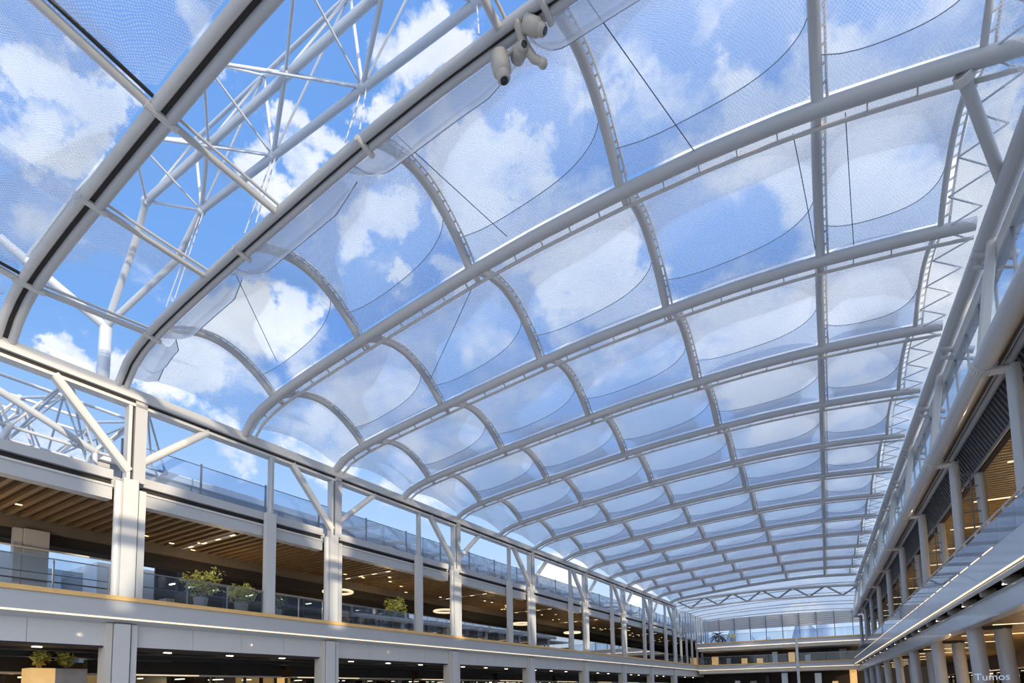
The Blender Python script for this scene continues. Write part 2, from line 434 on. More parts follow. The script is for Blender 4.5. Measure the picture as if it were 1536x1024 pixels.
SK = [.012, .08, .226, .424, .63, .80]
SKN = ['lowest, curling down to the eave', 'second up from the left eave', 'third up from the left eave', 'fourth up, left of the cameras', 'highest, right of the cameras']
for i in range(5):
    o = thing('foil_skirt', f'milky rolled foil skirt hanging under the first arch, {SKN[i]}', 'roof foil', A(0, SK[i]), 'rolled foil skirts under the first arch')
    m = MB(); m.uv = []; vs = []; n, q = 30, 10; wf = lambda f: .80 * (math.sqrt(max(.004, 1 - (1 - min(1, f / .16)) ** 2)) if i else 1) * min(1, .62 + 1.6 * (1 - f))
    for a in range(n + 1):
        f = a / n; t = SK[i] + (SK[i + 1] - SK[i]) * (.02 + .96 * f); w = wf(f)
        for b in range(q + 1):
            g = b / q
            vs.append(A(0, t) + Vector((0, .34 + w * g, -.10 + .30 * g - .26 * math.sin(math.pi * g) * min(1, 4 * f + .3)))); m.uv.append((f * 4, g))
    m.add(vs, [(a * (q + 1) + b, (a + 1) * (q + 1) + b, (a + 1) * (q + 1) + b + 1, a * (q + 1) + b + 1) for a in range(n) for b in range(q)], True)
    m.build('film', M['skirt'], o)
    MB().tube([A(0, SK[i] + (SK[i + 1] - SK[i]) * (.02 + .96 * a / n)) + Vector((0, .34 + wf(a / n), .20)) for a in range(n + 1)], .016, 6).build('edge_cord', M['rubber'], o)
# two surveillance cameras on the first arch
J = A(0, .636) + Vector((0, .2, -.25))
o = thing('camera_bracket', 'curved beige bracket clamped under the first arch between two cameras', 'bracket', J)
MB().tube([J + Vector((0, -.2, .2)), J + Vector((.02, .05, -.1)), J + Vector((.15, .25, -.30)), J + Vector((.32, .3, -.42))], [.09, .1, .09, .07], 10).build('hook_arm', M['camera'], o)
MB().ball(J + Vector((.32, .3, -.45)), .1).build('end_knob', M['camera'], o)
def seccam(c, d, lab, s=1.):
    c = Vector(c); d = Vector(d).normalized()
    o = thing('security_camera', lab, 'camera', c)
    h = MB().tube([c - d * .22 * s, c - d * .18 * s, c + d * .12 * s, c + d * .17 * s], [.06 * s, .17 * s, .17 * s, .13 * s], 14).build('housing', M['camera'], o)
    MB().tube([c + d * .15 * s, c + d * .27 * s, c + d * .30 * s], [.13 * s, .12 * s, .09 * s], 14).build('front_collar', M['camera'], h)
    MB().tube([c + d * .29 * s, c + d * .32 * s], .07 * s, 12).build('lens', M['lens'], h, 'dark glass lens')
    MB().tube([c + Vector((0, 0, .08)), Vector((J.x, J.y, c.z + .28))], .04, 8).build('mount_arm', M['camera'], o)
seccam(J + Vector((-.50, .0, -.30)), (.15, .1, -1), 'beige camera hanging lowest under the first arch, left of its bracket', 1.15)
seccam(J + Vector((-.12, .12, -.12)), (.6, -.5, -.3), 'beige camera with open dark lens beside the bracket under the first arch', .9)
seccam(J + Vector((.30, -.08, .0)), (.5, .2, -.35), 'round beige camera dome right of the bracket under the first arch', .95)

# thin cables hanging below cushions
def cable(p, q, lab, sag=.0, r=.011):
    p, q = Vector(p), Vector(q); pts = [p + (q - p) * i / 10 + Vector((0, 0, -sag * 4 * (i / 10) * (1 - i / 10))) for i in range(11)]
    tag(MB().tube(pts, r, 5).build('stay_cable', M['cable']), lab, 'cable', 'thin cables below the cushions')
cable(A(0, .22) + Vector((.3, .5, .0)), bay(0, 1, .12, .85), 'thin dark cable hanging down across the second cushion behind the first arch')
cable(A(1, .47) + Vector((-.4, .4, -.1)), bay(1, 2, .27, .8), 'thin dark cable slanting across the cushion left below the second arch')
cable(A(0, .46) + Vector((.6, .6, .3)), bay(0, 1, .52, .95), 'thin cable across the third cushion beside the curved rib')
cable(A(0, .68) + Vector((.2, .6, .2)), bay(0, 1, .74, .97) + Vector((0, 0, -.1)), 'thin cable crossing the high cushion right of the cameras')
cable(A(1, .86) + Vector((.3, .5, .1)), bay(1, 2, .885, .97), 'curved dark cable in the bright cushion near right eave tube', -.3)
cable(A(1, .82) + Vector((.2, .4, -.05)), bay(1, 2, .845, .95), 'thin cable left of the bright cushion near the right eave', -.1)

# ------------------------------------------------------------------ left eave beam
o = thing('eave_beam', 'long white box beam along the left eave of the arched roof', 'eave beam', L(-10, 0, Z_L - .4))
MB().box(L, -10, 62.5, -.42, .06, Z_L - .30, Z_L + .05).build('box_beam', M['clad'], o)
MB().box(L, -10, 62.5, -.36, -.06, Z_L - .42, Z_L - .30).build('shadow_gap', M['gap'], o)
MB().box(L, -10, 62.5, -.40, -.02, Z_L - .52, Z_L - .42).build('lower_rail', M['steel2'], o)

# ------------------------------------------------------------------ left columns
CU = [-8.65, .58, 9.26, 18.47, 27.37, 36.55, 45.3, 53.4, 61.9]
ZF, ZR0, ZR1 = 5.15, 8.42, 9.42        # gallery floor edge, soffit, roof edge top
def tag_bay(i): return f'{ORD[i-1]} full column bay' if i else 'bay at the frame edge'
def column(i, u):
    pos = 'partly sunlit, first in view from the left edge' if i == 1 else f'{ORD[i-1]} in view from the left edge'
    o = thing('gallery_column', f'broad white clad gallery column with V braces, {pos}', 'column', L(u, -.1, ZF), 'main columns of the left gallery')
    MB().box(L, u - .27, u + .20, -.35, -.0, ZF - .1, 9.25).build('front_plate', M['clad'], o)
    MB().box(L, u + .225, u + .47, -.40, -.05, ZF - .1, 8.95).build('side_flange', M['clad'], o)
    MB().box(L, u + .195, u + .23, -.3, -.02, ZF - .1, 9.25).build('seam', M['gap'], o)
    MB().tube([L(u - .36, -.14, ZF - .1), L(u - .36, -.14, 9.1)], .125, 12).build('round_edge', M['clad'], o)
    up_ = MB().box(L, u + .02, u + .40, -.34, -.02, 9.2, Z_L - .3).build('upper_post', M['fascia'], o)
    MB().box(L, u - .06, u + .0, -.30, -.10, 9.2, Z_L - .42).build('dark_slot', M['gap'], up_)
    MB().box(L, u - .18, u - .07, -.34, -.04, 9.2, Z_L - .42).build('post_flange', M['clad'], up_)
    zb = 9.55
    MB().bar(L(u - .08, -.16, zb), L(u - 2.3, -.16, Z_L - .42), .30, .26, Vector((0, 0, 1)), .05).build('brace', M['clad'], o)
    MB().tube([L(u + .36, -.16, zb + .45), L(u + 2.62, -.16, Z_L - .42)], .14, 12).build('brace', M['clad'], o)
for i, u in enumerate(CU): column(i, u)
def lowcol(i, u):
    pos = 'first in view from the left edge' if i == 1 else f'{ORD[i-1]} in view from the left edge'
    if i == 0: return
    o = thing('ground_floor_column', f'white clad ground floor column under the left gallery edge, {pos}', 'column', L(u, -.2, 0), 'ground floor columns of the left side')
    MB().box(L, u - .30, u + .18, -.55, -.12, 0, 4.3).build('front_plate', M['clad'], o)
    MB().box(L, u + .21, u + .42, -.55, -.18, 0, 4.3).build('side_flange', M['clad'], o)
    MB().box(L, u + .17, u + .22, -.5, -.15, 0, 4.3).build('seam', M['gap'], o)
    MB().box(L, u - .52, u - .33, -.7, -.2, 0, 4.3).build('stone_return', M['stone'], o)
for i, u in enumerate(CU): lowcol(i, u)
SU = [-3.2, 5.93, 15.17, 24.42, 33.69, 42.31, 51.05, 58.3]
for i, u in enumerate(SU):
    if i == 0: continue
    o = thing('slim_post', f'slim white post from gallery edge to eave, {ORD[i-1]} slim post from the left edge', 'post', L(u, -.1, ZF), 'slim posts of the left gallery')
    MB().box(L, u - .22, u + .22, -.24, -.0, ZF - .05, 9.45).build('clad_shaft', M['clad'], o)
    MB().box(L, u - .09, u + .09, -.16, .012, ZF - .05, 9.4).build('centre_rib', M['clad'], o)
    MB().bar(L(u, -.12, 9.4), L(u, -.12, Z_L - .5), .26, .20, Vector((0, 1, 0)), .05).build('upper_shaft', M['fascia'], o)

# ------------------------------------------------------------------ left gallery roof edge, slatted ceilings
UEND = 70.0
bays = [(CU[i], CU[i + 1]) for i in range(len(CU) - 1)] + [(CU[-1], 76.0)]
for i, (a, b) in enumerate(bays):
    a0, b0 = a + .47, b - .48
    o = thing('roof_edge_beam', f'white gallery roof edge beam with dark shadow gap over the {tag_bay(i)}', 'beam', L(a0, -.2, ZR0), 'roof edge beams of the left gallery')
    MB().box(L, a0, b0, -1.2, -.27, 9.18, ZR1 + .08).build('upper_fascia', M['fascia'], o)
    MB().box(L, a0, b0, -.7, -.42, 8.95, 9.18).build('shadow_gap', M['gap'], o)
    MB().box(L, a0, b0, -.7, -.30, ZR0 + .07, 8.93).build('lower_beam', M['fascia'], o)
    MB().box(L, a0, b0, -.5, -.26, 8.91, 8.98).build('lip', M['clad'], o)
    o = thing('slatted_ceiling', f'brown timber slat ceiling of the upper left gallery, {tag_bay(i)}', 'ceiling', L(a0, -5, 8.5), 'slat ceilings of the left gallery')
    MB().box(L, a, b, -5.4, -.7, 8.70, 8.80).build('backing_panel', M['timberb'], o)
    m = MB(); n = int((b - a) / .385)
    for q in range(n):
        u = a + (q + .5) * (b - a) / n
        m.box(L, u - .075, u + .075, -5.2, -.72, 8.51, 8.67)
    m.build('slats', M['timber'], o)
    c = (a + b) / 2
    m = MB().box(L, c - .07, c + .07, -5.0, -1.0, 8.47, 8.52)
    lt = m.build('light_track', M['fascia'], o)
    m = MB()
    for q in range(4): m.box(L, c - .05, c + .05, -1.3 - q * 1.05, -1.0 - q * 1.05, 8.455, 8.472)
    rnd = random.Random(300 + i)
    for q in range(7):
        w, y = a + .6 + (b - a - 1.2) * rnd.random(), -2.2 - 2.8 * rnd.random(); m.box(L, w - .09, w + .09, y - .05, y + .05, 8.48, 8.505)
    m.build('spot_lens', M['ledw'], lt)
o = thing('back_beam', 'dull brown beam along the rear of the upper left gallery ceiling', 'beam', L(-9, -5.3, 8.1))
MB().box(L, -9, 80, -5.5, -5.22, 8.16, 8.72).build('beam', M['taupe'], o)
MB().box(L, -9, 80, -6.6, -5.55, 7.75, 8.3).build('dark_grille', M['gap'], o)

# ------------------------------------------------------------------ left gallery slab
o = tag(thing('gallery_slab', 'grey gallery floor edge with timber nosing along the left side', 'gallery floor', L(-9, 0, 4.3), None, 'structure'), 'grey gallery floor edge with timber nosing along the left side', 'gallery floor')
MB().box(L, -9, 76, -7, -.02, 4.9, 5.10).build('floor_plate', M['stone'], o)
MB().box(L, -9, 76, -.3, .0, 4.48, 5.08).build('fascia', M['fascia'], o)
MB().box(L, -9, 76, -.25, .05, 5.06, 5.20).build('timber_nosing', M['edge'], o)
MB().box(L, -9, 76, -.2, .02, 4.445, 4.485).build('light_strip', M['led'], o)
MB().prism(L, [(.0, 4.43), (-.5, 4.22), (-.5, 4.43)], -9, 76).build('sloping_soffit', M['fascia'], o)
for i, (a, b) in enumerate(bays):
    o = thing('lower_edge_beam', f'pale panelled beam below the left gallery floor edge, {tag_bay(i)}', 'beam', L(a, -.3, 3.5), 'lower beams under the left gallery')
    n = 4; 
    m = MB()
    for q in range(n):
        u0 = a + .45 + (b - a - .95) * q / n; u1 = a + .45 + (b - a - .95) * (q + 1) / n
        m.box(L, u0 + .006, u1 - .006, -.7, -.32, 3.56, 4.34)
    m.build('panels', M['clad'], o)
    MB().box(L, a + .45, b - .5, -.68, -.36, 3.5, 4.3).build('core', M['gap'], o)

# ------------------------------------------------------------------ glass balustrades, left gallery
for i, (a, b) in enumerate(bays):
    s_ = SU[i] if i < len(SU) else None
    segs = [(a + .52, s_ - .24), (s_ + .24, b - .52)] if s_ else [(a + .5, b - .5)]
    for q, (u0, u1) in enumerate(segs):
        side = 'left of' if q == 0 else 'right of'
        o = thing('glass_balustrade', f'left gallery glass balustrade, {side} the slim post in the {tag_bay(i)}', 'balustrade', L(u0, -.15, 5.18), 'glass balustrades of the left gallery')
        n = max(1, round((u1 - u0) / 1.55))
        for p in range(n):
            w0, w1 = u0 + (u1 - u0) * p / n, u0 + (u1 - u0) * (p + 1) / n
            MB().box(L, w0 + .012, w1 - .012, -.165, -.15, 5.18, 6.12).build('glass_panel', M['bal'], o)
        MB().box(L, u0, u1, -.18, -.135, 6.12, 6.15).build('top_rail', M['rubber'], o)
        m = MB()
        for p in range(n + 1):
            w = u0 + (u1 - u0) * p / n; m.box(L, w - .02, w + .02, -.22, -.17, 5.18, 6.1)
        m.build('glass_clamps', M['rubber'], o)
        MB().tube([L(u0, -.24, 5.66), L(u1, -.24, 5.66)], .016, 6).build('mid_cable', M['cable'], o)

# ------------------------------------------------------------------ shops behind the left gallery (upper) and below (lower)
def shop(F, a, b, v, z0, z1, lab, grp, seed, warm=False, zf=.70, nd=4, tall=.42):
    rnd = random.Random(seed)
    o = thing('shopfront', lab, 'shopfront', F(a, v, z0), grp)
    h = z1 - z0
    zt = z0 + h * zf
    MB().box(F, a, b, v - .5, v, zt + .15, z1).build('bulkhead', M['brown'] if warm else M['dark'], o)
    hr = MB().box(F, a, b, v - .3, v + .03, zt + .08, zt + .15).build('header_rail', M['stone'], o)
    MB().box(F, a + .3, a + (b - a) * .5, v + .02, v + .05, zt + .09, zt + .13).build('header_light', M['led'], hr)
    MB().box(F, a, b, v - .5, v - .45, z0, zt + .1).build('pane', M['glassdark'], o)
    m = MB(); n = max(3, int((b - a) / 1.6))
    for q in range(n + 1):
        u = a + (b - a) * q / n; m.box(F, u - .035, u + .035, v - .52, v - .38, z0, zt + .1)
    m.build('mullions', M['black'], o)
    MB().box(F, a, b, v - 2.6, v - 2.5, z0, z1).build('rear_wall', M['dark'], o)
    for q in range(nd):
        u = a + (b - a) * (q + rnd.random() * .5) / nd; w = .5 + rnd.random() * 1.2; zz = z0 + rnd.random() * .4
        MB().box(F, u, min(b, u + w), v - 2.45, v - 2.1 + rnd.random() * .4, zz, zz + h * (.25 + tall - .42 + rnd.random() * .42)).build('display_stand', rnd.choice([M['display'], M['warmpanel'], M['display'], M['brown'], M['stone'] if not warm else M['warmpanel']]), o)
    m = MB()
    for q in range(5):
        u = a + (b - a) * (q + .5) / 5 + rnd.uniform(-.3, .3)
        m.box(F, u - .05, u + .05, v - .9 - rnd.random(), v - .8, zt - .02, zt + .02)
    m.build('downlights', M['lamp'], o)
    return o
VB = -6.6
for i, (a, b) in enumerate(bays):
    if i == 0: continue
    shop(L, a + (5.2 if i == 1 else 0), b, VB, 5.1, 8.3, f'dark brown shopfront at the rear of the upper left gallery, {tag_bay(i)}', 'shopfronts of the upper left gallery', 40 + i)
for i, (a, b) in enumerate(bays):
    shop(L, a + .3, b - .3, -3.4, 0, 3.3, f'dim shopfront under the left gallery, {tag_bay(i)}', 'shopfronts under the left gallery', 80 + i, False, .80, 7, .62)
    o = thing('plain_ceiling', f'dark brown ceiling with downlights under the left gallery, {tag_bay(i)}', 'ceiling', L(a, -3, 3.5), 'ceilings under the left gallery')
    MB().box(L, a, b, -6, -.6, 3.50, 3.6).build('panel', M['brown'], o)
    m = MB(); m.box(L, a, b, -1.9, -1.5, 3.42, 3.5); m.box(L, a, b, -3.3, -2.6, 3.3, 3.5); m.build('dark_band', M['black'], o)
    MB().box(L, a, b, -2.2, -2.1, 3.44, 3.5).build('pale_band', M['stone'], o)
    m = MB()
    for q in range(3):
        u = a + (b - a) * (.22 + .28 * q); m.box(L, u - .12, u + .12, -1.2, -1.08, 3.47, 3.5)
    m.build('downlights', M['lamp'], o)
# shrubs standing in the ground floor shop, by the left frame edge

# open end of the gallery at the left frame edge: rear pier and white building beyond
o = thing('rear_pier', 'white pier with a bright sun patch at the rear of the gallery, left frame edge', 'column', L(-.4, -5.4, 5.1))
MB().box(L, -.72, .05, -5.5, -5.1, 5.1, 8.14).build('shaft', M['clad'], o)
MB().box(L, -.98, -.74, -5.48, -5.2, 5.1, 8.14).build('flange', M['clad'], o)
o = thing('rear_railing', 'pale handrail at the rear of the upper left gallery behind the white pier', 'railing', L(-9, -5.9, 5.1))
MB().tube([L(-9.5, -5.0, 7.42), L(2.4, -5.0, 7.42)], .04, 8).build('handrail', M['clad'], o)
MB().box(L, -9.5, 2.4, -5.02, -5.0, 5.1, 7.38).build('glass_panel', M['win'], o)
MB().tube([L(-9.5, -5.0, 6.25), L(2.4, -5.0, 6.25)], .03, 6).build('mid_rail', M['black'], o)
o = thing('white_building', 'white box shaped building outside behind the left gallery pier', 'building', L(-12, -12, 0))
MB().box(L, -12, 1.0, -14, -10, 0, 8.15).build('wall', M['white'], o)
MB().box(L, 3.6, 7.5, -14, -10, 0, 8.35).build('wall', M['white'], o)
MB().box(L, 1.0, 3.6, -14, -11.5, 0, 8.0).build('dark_recess', M['glassdark'], o)
MB().box(L, -12, 1.0, -9.99, -9.97, 6.55, 6.75).build('dark_band', M['gap'], o)

# ------------------------------------------------------------------ roof terrace above the left gallery
o = tag(thing('terrace_roof', 'flat roof of the upper left gallery', 'roof', L(-9, -2, 9.4), None, 'structure'), 'flat roof of the upper left gallery', 'roof')
MB().box(L, -9, 80, -8, -.6, 8.95, 9.40).build('slab', M['fascia'], o)
for i, (a, b) in enumerate(bays):
    if i == 0: continue
    o = thing('terrace_balustrade', f'blue tinted glass balustrade on the left roof terrace, above the {tag_bay(i)}', 'balustrade', L(a, -1.5, 9.4), 'glass balustrades of the roof terrace')
    n = 3
    for q in range(n):
        MB().box(L, a + .3 + (b - a) * q / n, a + .26 + (b - a) * (q + 1) / n, -1.52, -1.5, 9.5, 11.1).build('glass_panel', M['terr'], o)
    for q in range(n): MB().box(L, a + .25 + (b - a) * q / n, a + .30 + (b - a) * q / n, -1.56, -1.48, 9.4, 11.2).build('stanchion', M['rubber'], o)
    MB().box(L, a + .25, b + .25, -1.53, -1.49, 11.1, 11.12).build('top_rail', M['rubber'], o)
o = thing('parapet_coping', 'sunlit white coping running behind the roof terrace glass', 'parapet', L(2, -3, 9.4))
MB().box(L, .5, 70, -3.4, -2.9, 9.4, 10.72).build('parapet', M['fascia'], o)
MB().box(L, .5, 70, -3.5, -2.7, 10.66, 10.94).build('coping', M['white'], o)

# ------------------------------------------------------------------ space truss above and beside the near bay
def strut(m, p, q, r): m.tube([p, q], r, 8)
o = thing('space_truss', 'white tubular space truss seen above the clear foil bay', 'truss', Vector((-21, 8.8, 12.4)))
T1 = [Vector((-1.0 - 3.35 * i, 8.15 + .13 * i, 17.0)) for i in range(6)]
T2 = [Vector((-2.6 - 3.35 * i, 9.25 + .06 * i, 16.4)) for i in range(5)]
T3 = [Vector((-2.2 - 3.35 * i, 6.9 + .1 * i, 16.7)) for i in range(6)]
K1 = T1[-1] + Vector((-.9, .2, -.7))
base = L(-.35, -.25, 12.45); fork = L(-.35, -.2, 14.3)
MB().tube([T1[0] + Vector((4, 0, 0)), T1[-1], K1, fork], .105, 10).build('chord', M['truss'], o)
MB().tube([T2[0] + Vector((4, 0, 0)), T2[-1], T2[-1] + Vector((-1.6, .2, -.8)), fork], .10, 10).build('chord', M['truss'], o)
MB().tube([T3[0] + Vector((4, 0, 0)), T3[-1], L(-2.6, -.4, 15.2)], .05, 10).build('chord', M['truss'], o)
MB().tube([fork, base], .19, 12).build('support_post', M['truss'], o)
MB().tube([fork, L(-3.2, -.3, 15.6)], .15, 10).build('support_branch', M['truss'], o)
m = MB()
for i in range(5):
    for q in (T1[i], T1[i + 1]): strut(m, T2[i], q, .06 if q is T1[i] else .04)
    for q in (T1[i], T1[min(i + 1, 5)]): strut(m, T3[i], q, .04)
    strut(m, T3[i], T2[i], .03)
    if i < 4: strut(m, T2[i], T3[i + 1], .03)
m.build('diagonals', M['truss'], o)
m = MB()
for p in T1: m.ball(p, .15)
for p in T2: m.ball(p, .14)
m.build('nodes', M['truss'], o)
U4 = [p + Vector((-1.67, .6, 1.55)) for p in T1[:5]]
MB().tube([U4[0] + Vector((6, 0, 0))] + U4, .06, 8).build('chord', M['truss'], o)
m = MB()
for i in range(5):
    strut(m, T1[i], U4[i], .035); strut(m, U4[i], T1[i + 1], .035); strut(m, T2[i], U4[i], .045); strut(m, T3[i], U4[i], .03)
    if i: strut(m, U4[i - 1], T2[i], .03)
m.build('cross_members', M['truss'], o)
m = MB()
for i in range(5):
    p = T2[i]; strut(m, p, A(0, .12 + .16 * (4 - i)) + Vector((0, -.05, .2)), .018); strut(m, p + Vector((.15, 0, 0)), A(0, .14 + .16 * (4 - i)) + Vector((0, -.05, .2)), .018)
m.build('hanger_rods', M['truss'], o)

o = thing('branching_truss', 'white branching tubular truss outside the left wall, above the gallery roof', 'truss', L(-2, -3, 9.4))
rnd = random.Random(5)
lo = [[L(-7 + 2.4 * i + (j % 2) * .6, -2.0 - 2.2 * j, 10.6 + .35 * j) for j in range(4)] for i in range(5)]
hi = [[L(-8.2 + 2.4 * i + (j % 2) * .6, -1.0 - 2.2 * j, 12.4 + .35 * j) for j in range(4)] for i in range(5)]
m = MB(); g = MB(); nd = MB()
for i in range(5):
    for j in range(4):
        for q_, r_ in ((lo, .06), (hi, .065)):
            if i == 0: MB().tube([q_[z_][j] for z_ in range(5)], r_, 8).build('chord', M['truss'], o)
            if j == 0: MB().tube([q_[i][z_] for z_ in range(4)], r_ - .008, 8).build('chord', M['truss'], o)
        for a_, b_ in ((0, 0), (1, 0), (0, 1), (1, 1)):
            ii, jj = i + a_, j - 1 + b_
            if 0 <= ii < 5 and 0 <= jj < 4: strut(g, lo[i][j], hi[ii][jj], .04)
        nd.ball(lo[i][j], .12); nd.ball(hi[i][j], .12)
g.build('diagonals', M['truss'], o); nd.build('nodes', M['truss'], o)
MB().tube([lo[2][0], L(-2.6, -2.0, 9.4)], .10, 10).build('leg', M['truss'], o)
MB().tube([lo[3][0], L(.2, -1.9, 9.4)], .09, 10).build('leg', M['truss'], o)
MB().tube([lo[3][0], hi[1][0]], .12, 10).build('main_branch', M['truss'], o)
MB().tube([lo[3][0], hi[4][1]], .10, 10).build('main_branch', M['truss'], o)

# ------------------------------------------------------------------ right side: eave tube, clerestory, big tube, clamps, columns
URK = [8.9 + 7.0 * k for k in range(-2, 9)]
U0, U1 = -42.0, 66.0
o = thing('eave_tube', 'thin grey eave tube with box gutter, uppermost long tube on the right', 'eave tube', R(U0, 0, 13))
MB().tube([R(u, -.22, 13.08) for u in (U0, 10, 30, 50, U1)], .215, 16).build('tube', M['steel'], o)
MB().box(R, U0, U1, -.62, -.34, 12.40, 12.80).build('box_gutter', M['steel2'], o)
o = thing('ring_beam_tube', 'thick grey tube held by curved clamps along the right gallery', 'tube', R(U0, .1, 9.7))
MB().tube([R(u, .1, 9.75) for u in (U0, 10, 30, 50, U1)], .245, 24).build('tube', M['steel'], o)
o = thing('service_tube', 'slender grey tube running behind the thick clamped tube', 'tube', R(U0, -.55, 10))
MB().tube([R(u, -.54, 9.92) for u in (U0, 10, 30, 50, U1)], .11, 12).build('tube', M['steel'], o)
MB().box(R, U0, U1, -.46, .0, 9.95, 10.0).build('dark_tray', M['gap'], o)
MB().box(R, U0, U1, -.26, -.22, 9.82, 9.95).build('brown_rail', M['wood'], o)
MB().box(R, U0, U1, -.38, -.35, 9.84, 9.95).build('grey_rail', M['steel2'], o)
for k in range(NA + 1):
    a, b = (k - 2) * S_R, (k - 1) * S_R
    if b > U1: break
    nm = f'{ORD[k]} from the camera end'
    o = thing('clerestory_window', f'glazed clerestory panel between eave tube and thick tube on the right, {nm}', 'window', R(a, -.2, 10.1), 'clerestory windows on the right')
    MB().box(R, a, b, -.40, -.38, 10.05, 12.42).build('pane', M['win'], o)
    m = MB()
    for q in range(3): m.box(R, a + (b - a) * q / 3 - .015, a + (b - a) * q / 3 + .015, -.42, -.36, 10.05, 12.42)
    m.build('mullions', M['rubber'], o)
    m = MB().tube([R(b, .0, 12.95), R(b, -.9, 12.6)], .12, 8); m.tube([R(b, 0, 12.6), R(b, -.9, 12.3)], .06, 8)
    m.build('outrigger', M['steel'], o)
for k, u in enumerate([u for u in URK if u > -6]):
    nm = ORD[k]
    o = thing('tube_clamp', f'curved grey clamp under the thick tube on the right, {nm} from the camera end', 'clamp', R(u, .1, 9.3), 'clamps holding the thick tube')
    pts = []
    for i in range(13):
        a = R_(200 - 15 * i * 1.0) if False else R_(10 - 14.5 * i)
        pts.append(R(u, .1 + .25 * math.cos(a), 9.75 + .25 * math.sin(a)))
    m = MB()
    for p, q in zip(pts, pts[1:]): m.bar(p, q, .30, .07, Vector((0, 0, 1)) if abs((q - p).normalized().z) < .9 else R.n)
    m.build('saddle', M['steel2'], o)
    MB().bar(R(u, .02, 9.52), R(u, -.55, 9.50), .28, .16, Vector((0, 0, 1)), .05).build('arm', M['steel2'], o)
    MB().bar(R(u, .12, 9.95), R(u, -.3, 12.9), .22, .20, R.d, .04).build('strut', M['clad'], o)
    o = thing('round_column', f'pair of round grey columns on the upper right gallery, {nm} pair from the camera end', 'column', R(u, -.45, ZF), 'upper round columns on the right')
    MB().tube([R(u, -.45, ZF), R(u, -.46, 9.56)], .16, 16).build('front_shaft', M['steel'], o)
    MB().tube([R(u + .1, -1.25, ZF), R(u + .1, -1.15, 9.15)], .145, 14).build('rear_shaft', M['steel'], o)
    m = MB().box(R, u - .02, u + .02, -.9, -.86, ZF, 9.2)
    for q in range(9): m.box(R, u - .02, u + .02, -1.1, -.6, ZF + .3 + q * .45, ZF + .34 + q * .45)
    m.build('ladder_web', M['louvre'], o)
    o = thing('round_column', f'pair of thick round columns under the right gallery, {nm} pair from the camera end', 'column', R(u, -.65, 0), 'lower round columns on the right')
    MB().tube([R(u - .6, -.68, 0), R(u, -.62, 3.72)], .235, 16).build('front_shaft', M['steel'], o)
    MB().tube([R(u - .5, -1.45, 0), R(u + .1, -1.38, 3.72)], .235, 16).build('rear_shaft', M['steel'], o)
    MB().box(R, u - .15, u + .15, -1.6, -.45, 3.6, 3.75).build('cap_plate', M['black'], o)

for k in range(8):
    a, b = -9.5 + k * 9.36, -9.5 + (k + 1) * 9.36
    nm = ORD[k]
    o = thing('louvre_band', f'dark ribbed louvre band over the right gallery, {nm} stretch from the camera end', 'louvre', R(a, -.8, 9.1), 'louvre bands on the right')
    MB().add([R(a, -.62, 10.2), R(b, -.62, 10.2), R(b, -1.12, 9.15), R(a, -1.12, 9.15)], [(0, 1, 2, 3)]).build('backing', M['louvreb'], o)
    m = MB(); n = 34
    for q in range(n):
        u = a + (b - a) * (q + .5) / n; m.bar(R(u, -.60, 10.12), R(u, -1.08, 9.14), .11, .06)
    m.build('blades', M['louvre'], o)
    MB().tube([R(a, -1.02, 9.08), R(b, -1.02, 9.08)], .055, 8).build('edge_rail', M['rubber'], o)
    MB().box(R, a, b, -1.28, -1.1, 9.06, 9.16).build('shadow_gap', M['gap'], o)
    for (z, v0, v1, what, gr) in ((9.1, -1.28, -7.6, 'upper', 'upper right gallery'), (3.72, -.5, -7.6, 'lower', 'right ground floor')):
        o = thing('slatted_ceiling', f'golden timber slat ceiling over the {gr}, {nm} stretch from the camera end', 'ceiling', R(a, v0, z), f'slat ceilings of the {gr}')
        MB().box(R, a, b, v1, v0, z + .16, z + .26).build('backing_panel', M['goldb'], o)
        m = MB(); n = 32
        for q in range(n):
            u = a + (b - a) * (q + .5) / n; m.box(R, u - .085, u + .085, v1, v0, z, z + .14)
        m.build('slats', M['gold'], o)
        m = MB()
        for q in (.15, .65):
            u = a + (b - a) * q; m.box(R, u - .05, u + .05, v0 - 2.8, v0 - .5, z - .02, z + .0)
        m.build('light_strip', M['ledw'], o)
# right slab
o = thing('gallery_slab', 'grey gallery floor edge with light strips along the right side', 'gallery floor', R(U0, 0, 4.4), None, 'structure')
MB().box(R, U0, 72, -7.6, .1, 4.86, 5.1).build('floor_plate', M['stone'], o)
MB().box(R, U0, 72, -.15, .15, 4.52, 5.14).build('fascia', M['bluefascia'], o)
MB().box(R, U0, 72, -.12, .13, 5.14, 5.2).build('upper_channel', M['clad'], o)
m = MB(); u = 9.5
while u < 70: m.box(R, u, u + 1.0, .09, .14, 5.19, 5.212); u += 1.35
m.build('upper_light_strip', M['ledw'], o)
m = MB(); u = -9.
while u < 70: m.box(R, u, u + 2.25, .10, .135, 4.492, 4.515); u += 2.34
m.build('lower_light_strip', M['ledw'], o)
MB().tube([R(U0, .04, 4.42), R(72, .04, 4.42)], .07, 10).build('lower_tube', M['steel2'], o)
MB().box(R, U0, 72, -1.2, .0, 4.6, 4.7).build('brown_soffit', M['brown'], o)
o = thing('lower_edge_beam', 'blue grey metal beam above the lower round columns on the right', 'beam', R(U0, -.3, 3.68))
MB().box(R, U0, 72, -.55, -.28, 3.70, 4.24).build('web', M['bluefascia'], o)
MB().box(R, U0, 72, -.60, -.24, 4.22, 4.29).build('top_flange', M['steel'], o)
MB().box(R, U0, 72, -.60, -.24, 3.66, 3.72).build('bottom_flange', M['steel'], o)
